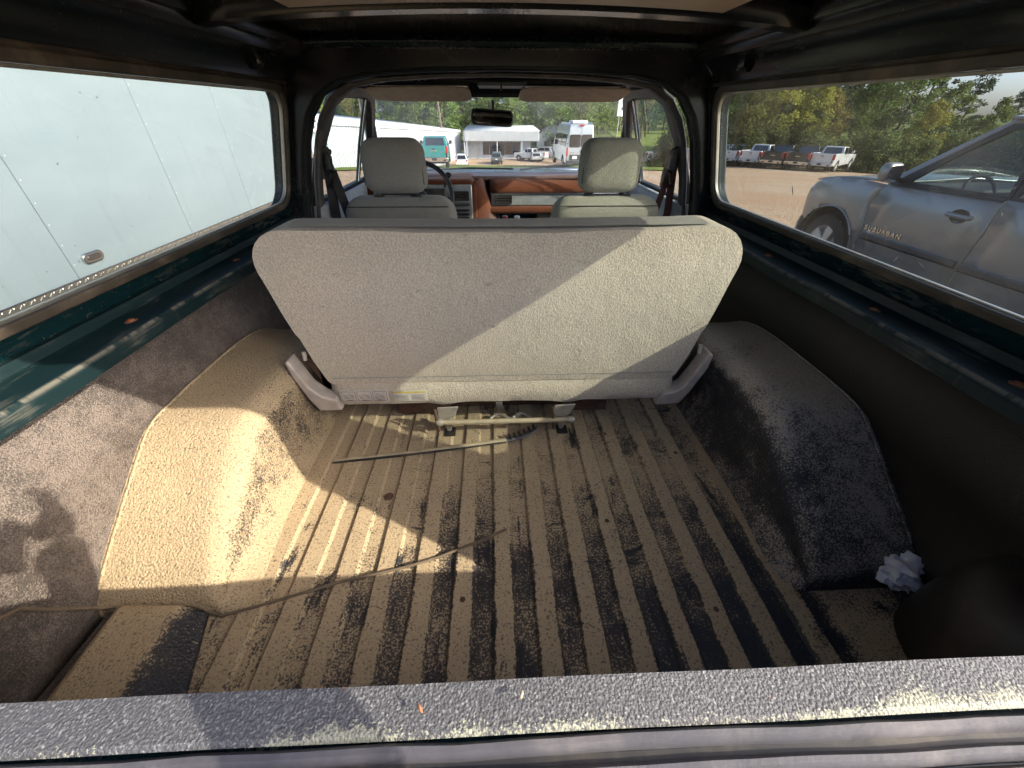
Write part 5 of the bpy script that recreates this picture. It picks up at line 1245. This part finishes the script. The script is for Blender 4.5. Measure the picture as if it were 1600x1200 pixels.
def house():
    e = empty('white_house', (13, 100, g(13, 100)), world=True, label='small white gabled house behind the parked white vehicles', cat='house')
    z = g(13, 100) - .3
    MB().prism([(9.5, z), (16.5, z), (16.5, z + 3.2), (13, z + 5.4), (9.5, z + 3.2)], lambda a, b, d_: (a, 100 + d_, b), 0, 9).out('wall', wall_metal('house_white', (.62, .63, .62)), e, smooth=False)
    for s in (-1, 1): mk('roof', [(13, 99.6, z + 5.55), (13 + s * 4, 99.6, z + 3.05), (13 + s * 4, 109.4, z + 3.05), (13, 109.4, z + 5.55)], [(0, 1, 2, 3)], plain('grey_shingle', (.25, .24, .23), .8), e, solid=.12)
    for x in (11, 14.2):
        f_ = B('window', (x, 99.93, z + 1.0), (x + 1.1, 99.98, z + 2.3), wall_metal('fw', (.6, .6, .6)), e, bevel=0)
        B('pane', (x + .1, 99.90, z + 1.1), (x + 1.0, 99.94, z + 2.2), M['gl_dark'], f_, bevel=0)
house()
def pole(name, x, y, h, lean, lab, arms=True):
    z = g(x, y) - .3; e = empty(name, (x, y, z), label=lab, cat='utility pole')
    wd = plain('pole_wood', (.16, .11, .085), .9, var=.3, nsc=4)
    MB().tube([(0, 0, 0), (lean * .5, 0, h * .5), (lean, 0, h)], [.17, .15, .12], 10).out('post', wd, e)
    if arms:
        B('cross_arm', (lean - 1.2, -.15, h - .7), (lean + 1.2, -.03, h - .58), wd, e)
        MB().lathe([(0, 0), (.22, 0), (.24, .05), (.24, .75), (.2, .8), (0, .8)], 14, (lean * .78 - .42, 0, h * .74)).out('transformer', plain('grey_can', (.45, .46, .47), .5), e)
        for q in (-1, -.4, .4, 1): MB().lathe([(0, .15), (.04, .14), (.05, .03), (.02, 0)], 8, (lean + q, -.09, h - .58)).out('insulator', PLATE, e)
    return e
pole('utility_pole', -8.0, 76, 13, -1.0, 'tall brown utility pole with transformer before the metal building')
pole('utility_pole', 24.0, 52.5, 10.5, .25, 'pale thin utility pole standing at the edge of the trees')
pole('utility_pole', 58, 44, 6.5, -.5, 'short grey utility pole against the bushes beyond the suv', arms=False)
def wires():
    m = MB()
    for k, (a, b) in enumerate((((-9.2, 76, 6.9), (60, 96, 5.2)), ((-9.2, 76, 5.6), (60, 96, 3.4)), ((-9.2, 76, 6.9), (-70, 60, 8)))):
        m = MB(); A, Bv = Vector(a), Vector(b)
        pts = []
        for i in range(17):
            t = i / 16; q = A.lerp(Bv, t); q.z -= 4 * t * (1 - t) * 1.2; pts.append(q)
        o = m.tube(pts, .018, 5).out('power_line', BLK); tag(o, ('upper black power line strung from the tall brown pole', 'lower black power line strung from the tall brown pole', 'black power line running behind the ribbed building')[k], 'power line')
wires()
def sign():
    x, y = 25.5, 92; z = g(x, y); e = empty('pole_sign', (x, y, z), label='white boxed pole sign beside the dark pine', cat='sign')
    for q in (-.8, .8): MB().tube([(q, 0, -.3), (q, 0, 7.2)], .10, 8).out('leg', M['metal'], e)
    MB().tube([(-.8, 0, 3), (.8, 0, 5.6)], .04, 6).out('brace', M['metal'], e); MB().tube([(.8, 0, 3), (-.8, 0, 5.6)], .04, 6).out('brace', M['metal'], e)
    b = B('sign_box', (-1.3, -.2, 4.6), (1.3, .2, 8.4), plain('sign_white', (.72, .73, .72), .5), e, bevel=.03)
    for z0, w_ in ((7.2, .5), (5.6, .55)): B('sign_mark', (-w_, -.22, z0), (w_, -.20, z0 + .5), plain('sign_ink', (.15, .16, .18), .6), b, bevel=0)
sign()

# ------------------------------------------------------------------ trees
def leaf_mat(name, c0, c1, c2):
    t = NT(name); v = t.obj(); n = t.noise(v, .55, 4, .6); n2 = t.noise(v, 4, 3, .7)
    oi = t.n('ShaderNodeObjectInfo').outputs['Random']
    c = t.mix(t.ramp(n, .35, .65), c4(c0), c4(c1)); c = t.mix(t.math('MULTIPLY', t.ramp(n2, .45, .7), .55), c, c4(c2))
    hsv = t.n('ShaderNodeHueSaturation'); t.val(hsv.inputs['Color'], c); t.val(hsv.inputs['Value'], t.math('ADD', .75, t.math('MULTIPLY', oi, .5))); t.val(hsv.inputs['Hue'], t.math('ADD', .485, t.math('MULTIPLY', oi, .03)))
    df = t.bsdf(hsv.outputs[0], .7, spec=.2); tl = t.n('ShaderNodeBsdfTranslucent'); t.t.links.new(hsv.outputs[0], tl.inputs[0])
    m = t.n('ShaderNodeMixShader'); m.inputs[0].default_value = .35; t.t.links.new(df, m.inputs[1]); t.t.links.new(tl.outputs[0], m.inputs[2])
    return t.done(m.outputs[0])
LM = {'broad': leaf_mat('broad_leaves', (0.104, 0.164, 0.048), (0.198, 0.267, 0.077), (0.319, 0.328, 0.109)),
      'yellow': leaf_mat('yellowing_leaves', (0.188, 0.201, 0.045), (0.312, 0.287, 0.064), (0.438, 0.331, 0.090)),
      'pine': leaf_mat('pine_needles', (0.041, 0.086, 0.052), (0.085, 0.129, 0.070), (0.140, 0.172, 0.087)),
      'bush': leaf_mat('bush_leaves', (0.079, 0.121, 0.041), (0.166, 0.193, 0.061), (0.297, 0.258, 0.091))}
BARK = plain('bark', (.10, .075, .055), .95, var=.35, nsc=6, bump=.5, bsc=20)
def crown_mesh(kind, seed):
    rnd = random.Random(seed); v = []; f = []
    def leaf(p, s):
        n = Vector((rnd.gauss(0, 1), rnd.gauss(0, 1), rnd.gauss(.3, 1))).normalized(); a = n.orthogonal().normalized(); a.rotate(Matrix.Rotation(rnd.random() * 6.28, 3, n)); b = n.cross(a)
        k = len(v); q = s * rnd.uniform(.6, 1.3)
        v.extend([p - a * q * .5, p + b * q * .32, p + a * q * .5, p - b * q * .32]); f.append((k, k+1, k+2, k+3))
    def clump(c, r, n, s, sq=1.0):
        for _ in range(n):
            d_ = Vector((rnd.gauss(0, 1), rnd.gauss(0, 1), rnd.gauss(0, 1))).normalized() * r * rnd.random() ** .45
            d_.z *= sq; leaf(c + d_, s)
    if kind in ('broad', 'yellow'):       # 12 m tall
        for i in range(75):
            h = rnd.random() ** .8; z = 1.3 + 10.1 * h; R0 = 3.4 * (math.sin(math.pi * min(1, h * .86 + .16)) ** .6) * rnd.uniform(.75, 1.1)
            a = rnd.random() * 6.28; rr = R0 * rnd.random() ** .35
            clump(Vector((rr * math.cos(a), rr * math.sin(a), z)), rnd.uniform(.55, 1.15), 85, .30, .75)
    elif kind == 'pine':                  # 16 m tall
        for i in range(95):
            h = rnd.random(); z = 4 + 12 * h; R0 = 3.0 * (1 - h) ** .75 + .35; a = rnd.random() * 6.28; rr = R0 * rnd.random() ** .4
            clump(Vector((rr * math.cos(a), rr * math.sin(a), z)), rnd.uniform(.5, .95), 65, .30, .5)
    else:                                 # bush 5 m
        for i in range(60):
            a = rnd.random() * 6.28; h = rnd.random(); rr = 2.6 * rnd.random() ** .5 * (1 - .55 * h)
            clump(Vector((rr * math.cos(a), rr * math.sin(a), .4 + 4.2 * h * rnd.uniform(.7, 1))), rnd.uniform(.5, .95), 80, .24, .85)
    me = bpy.data.meshes.new('crown'); me.from_pydata([tuple(q) for q in v], [], f); me.materials.append(LM[kind]); return me
def trunk_mesh(kind, seed):
    rnd = random.Random(seed + 99); m = MB(); H = {'broad': 10.5, 'yellow': 10.5, 'pine': 15.5, 'bush': 3.8}[kind]; r0 = {'broad': .24, 'yellow': .2, 'pine': .26, 'bush': .08}[kind]
    pts = [(.15 * math.sin(i * .9 + seed), .15 * math.cos(i * 1.1), -.4 + H * i / 7) for i in range(8)]
    m.tube(pts, [r0 * (1 - .85 * i / 7) for i in range(8)], 8)
    for i in range(9 if kind != 'bush' else 5):
        h = rnd.uniform(.25, .9); a = rnd.random() * 6.28; p = Vector((0, 0, H * h)); L = (2.4 if kind != 'pine' else 2.6 * (1.1 - h)) * rnd.uniform(.7, 1.1) * (.5 if kind == 'bush' else 1)
        m.tube([p, p + Vector((math.cos(a) * L * .5, math.sin(a) * L * .5, L * .25)), p + Vector((math.cos(a) * L, math.sin(a) * L, L * (.6 if kind != 'pine' else .2)))], [r0 * .35, r0 * .22, r0 * .08], 6)
    me = bpy.data.meshes.new('trunk'); me.from_pydata(m.v, [], m.f)
    for p in me.polygons: p.use_smooth = True
    me.materials.append(BARK); return me
CR = {k: [(crown_mesh(k, s), trunk_mesh(k, s)) for s in seeds] for k, seeds in (('broad', (1, 2, 3)), ('yellow', (4, 5)), ('pine', (6, 7, 8)), ('bush', (9, 10, 11)))}
rt_ = random.Random(21); cnt = {}
NAMES = {'broad': 'broadleaf_tree', 'yellow': 'yellowing_tree', 'pine': 'pine_tree', 'bush': 'leafy_bush'}
def tree(kind, x, y, s, lab, grp, sz=None, dz=0):
    k = cnt.get(kind, 0); cnt[kind] = k + 1; cm, tm = CR[kind][k % len(CR[kind])]
    e = empty(NAMES[kind], (x, y, g(x, y) + dz), rt_.random() * 6.28, lab, 'bush' if kind == 'bush' else 'tree', grp)
    e.scale = (s, s, sz or s)
    link_obj('crown', cm, e); link_obj('trunk', tm, e)
G1 = 'trees behind the row of parked pickups'; G2 = 'trees behind the metal buildings'; G3 = 'bushes below the tree line'
def polar(deg, r): return r * math.sin(R(deg)), r * math.cos(R(deg))
# right-hand wood: (angle from straight ahead, distance)
for i, (dg_, r, s) in enumerate([(21, 88, 1.10), (24, 84, 1.2), (27, 80, 1.12), (29, 84, 1.2), (32, 78, 1.1), (34, 84, 1.25), (36.5, 76, 1.1), (38.5, 78, 1.12), (40.5, 80, 1.0), (43, 78, .82), (46, 76, .60), (49, 74, .52), (52, 72, .50), (55, 72, .52), (58, 70, .56), (62, 70, .6)]):
    x, y = polar(dg_, r); tree('pine', x, y, s * rt_.uniform(.93, 1.06), 'tall dark pine in the wood behind the parked pickups', G1)
for i, (dg_, r, s) in enumerate([(22.5, 72, .95), (25.5, 70, .92), (28, 72, 1.0), (33, 70, .95), (37.5, 68, .9), (40, 70, .98), (42, 66, .85), (45, 66, .66), (48, 66, .58), (51, 64, .55), (54, 64, .58), (57, 64, .6), (61, 62, .6)]):
    x, y = polar(dg_, r); tree('broad', x, y, s * rt_.uniform(.93, 1.06), 'green broadleaf tree at the edge of the wood behind the pickups', G1)
for i, (dg_, r, s) in enumerate([(30, 62, .92), (31.8, 60, .98), (34.5, 60, .70), (36, 62, .62), (44, 58, .52)]):
    x, y = polar(dg_, r); tree('yellow', x, y, s, 'yellowing tree standing just behind the parked pickups', G1)
for i in range(20):
    dg_ = 21 + i * 2.1; x, y = polar(dg_, 57 + rt_.uniform(-2, 3)); tree('bush', x, y, rt_.uniform(.75, 1.1), 'leafy bush at the foot of the wood behind the pickups', G3, sz=rt_.uniform(.6, .95))
# wood behind the buildings ahead
for i in range(22):
    x = -62 + i * 3.7 + rt_.uniform(-1, 1); y = 112 + rt_.uniform(-5, 12); tree('broad' if i % 3 else 'pine', x, y, rt_.uniform(1.25, 1.75), 'tall leafy tree in the wood behind the buildings' if i % 3 else 'tall pine in the wood behind the buildings', G2)
for i in range(16):
    x = -56 + i * 5.0; tree('broad', x + rt_.uniform(-1, 1), 102 + rt_.uniform(-3, 3), rt_.uniform(.85, 1.15), 'leafy tree close behind the long metal building', G2)
for x, y, s in ((20, 116, .80), (24, 122, .9), (28, 124, .88), (31.5, 130, .85), (36, 136, .72), (43, 128, .75), (50, 126, .8), (57, 124, .8), (46, 140, .9), (64, 118, .8)): tree('broad', x, y, s, 'rounded tree beyond the van beside the grass bank', G2)
for i in range(26):
    x, y = polar(7.5 + i * .85, 165 + rt_.uniform(-12, 18)); tree('broad', x, y, rt_.uniform(.85, 1.25), 'distant tree on the skyline beyond the grass bank', 'trees on the skyline')
for x, y, s in ((33.5, 104, .95), (37.0, 112, .8)): tree('pine', x, y, s, 'dark pine standing beside the white pole sign', G2)
for x, y, s in ((15.5, 97, 1.2), (19, 100, 1.1), (12, 93, .7)): tree('bush', x, y, s, 'round bush beside the small white house', G2)
for o in list(COL.objects):
    if '_world' in o: del o['_world']
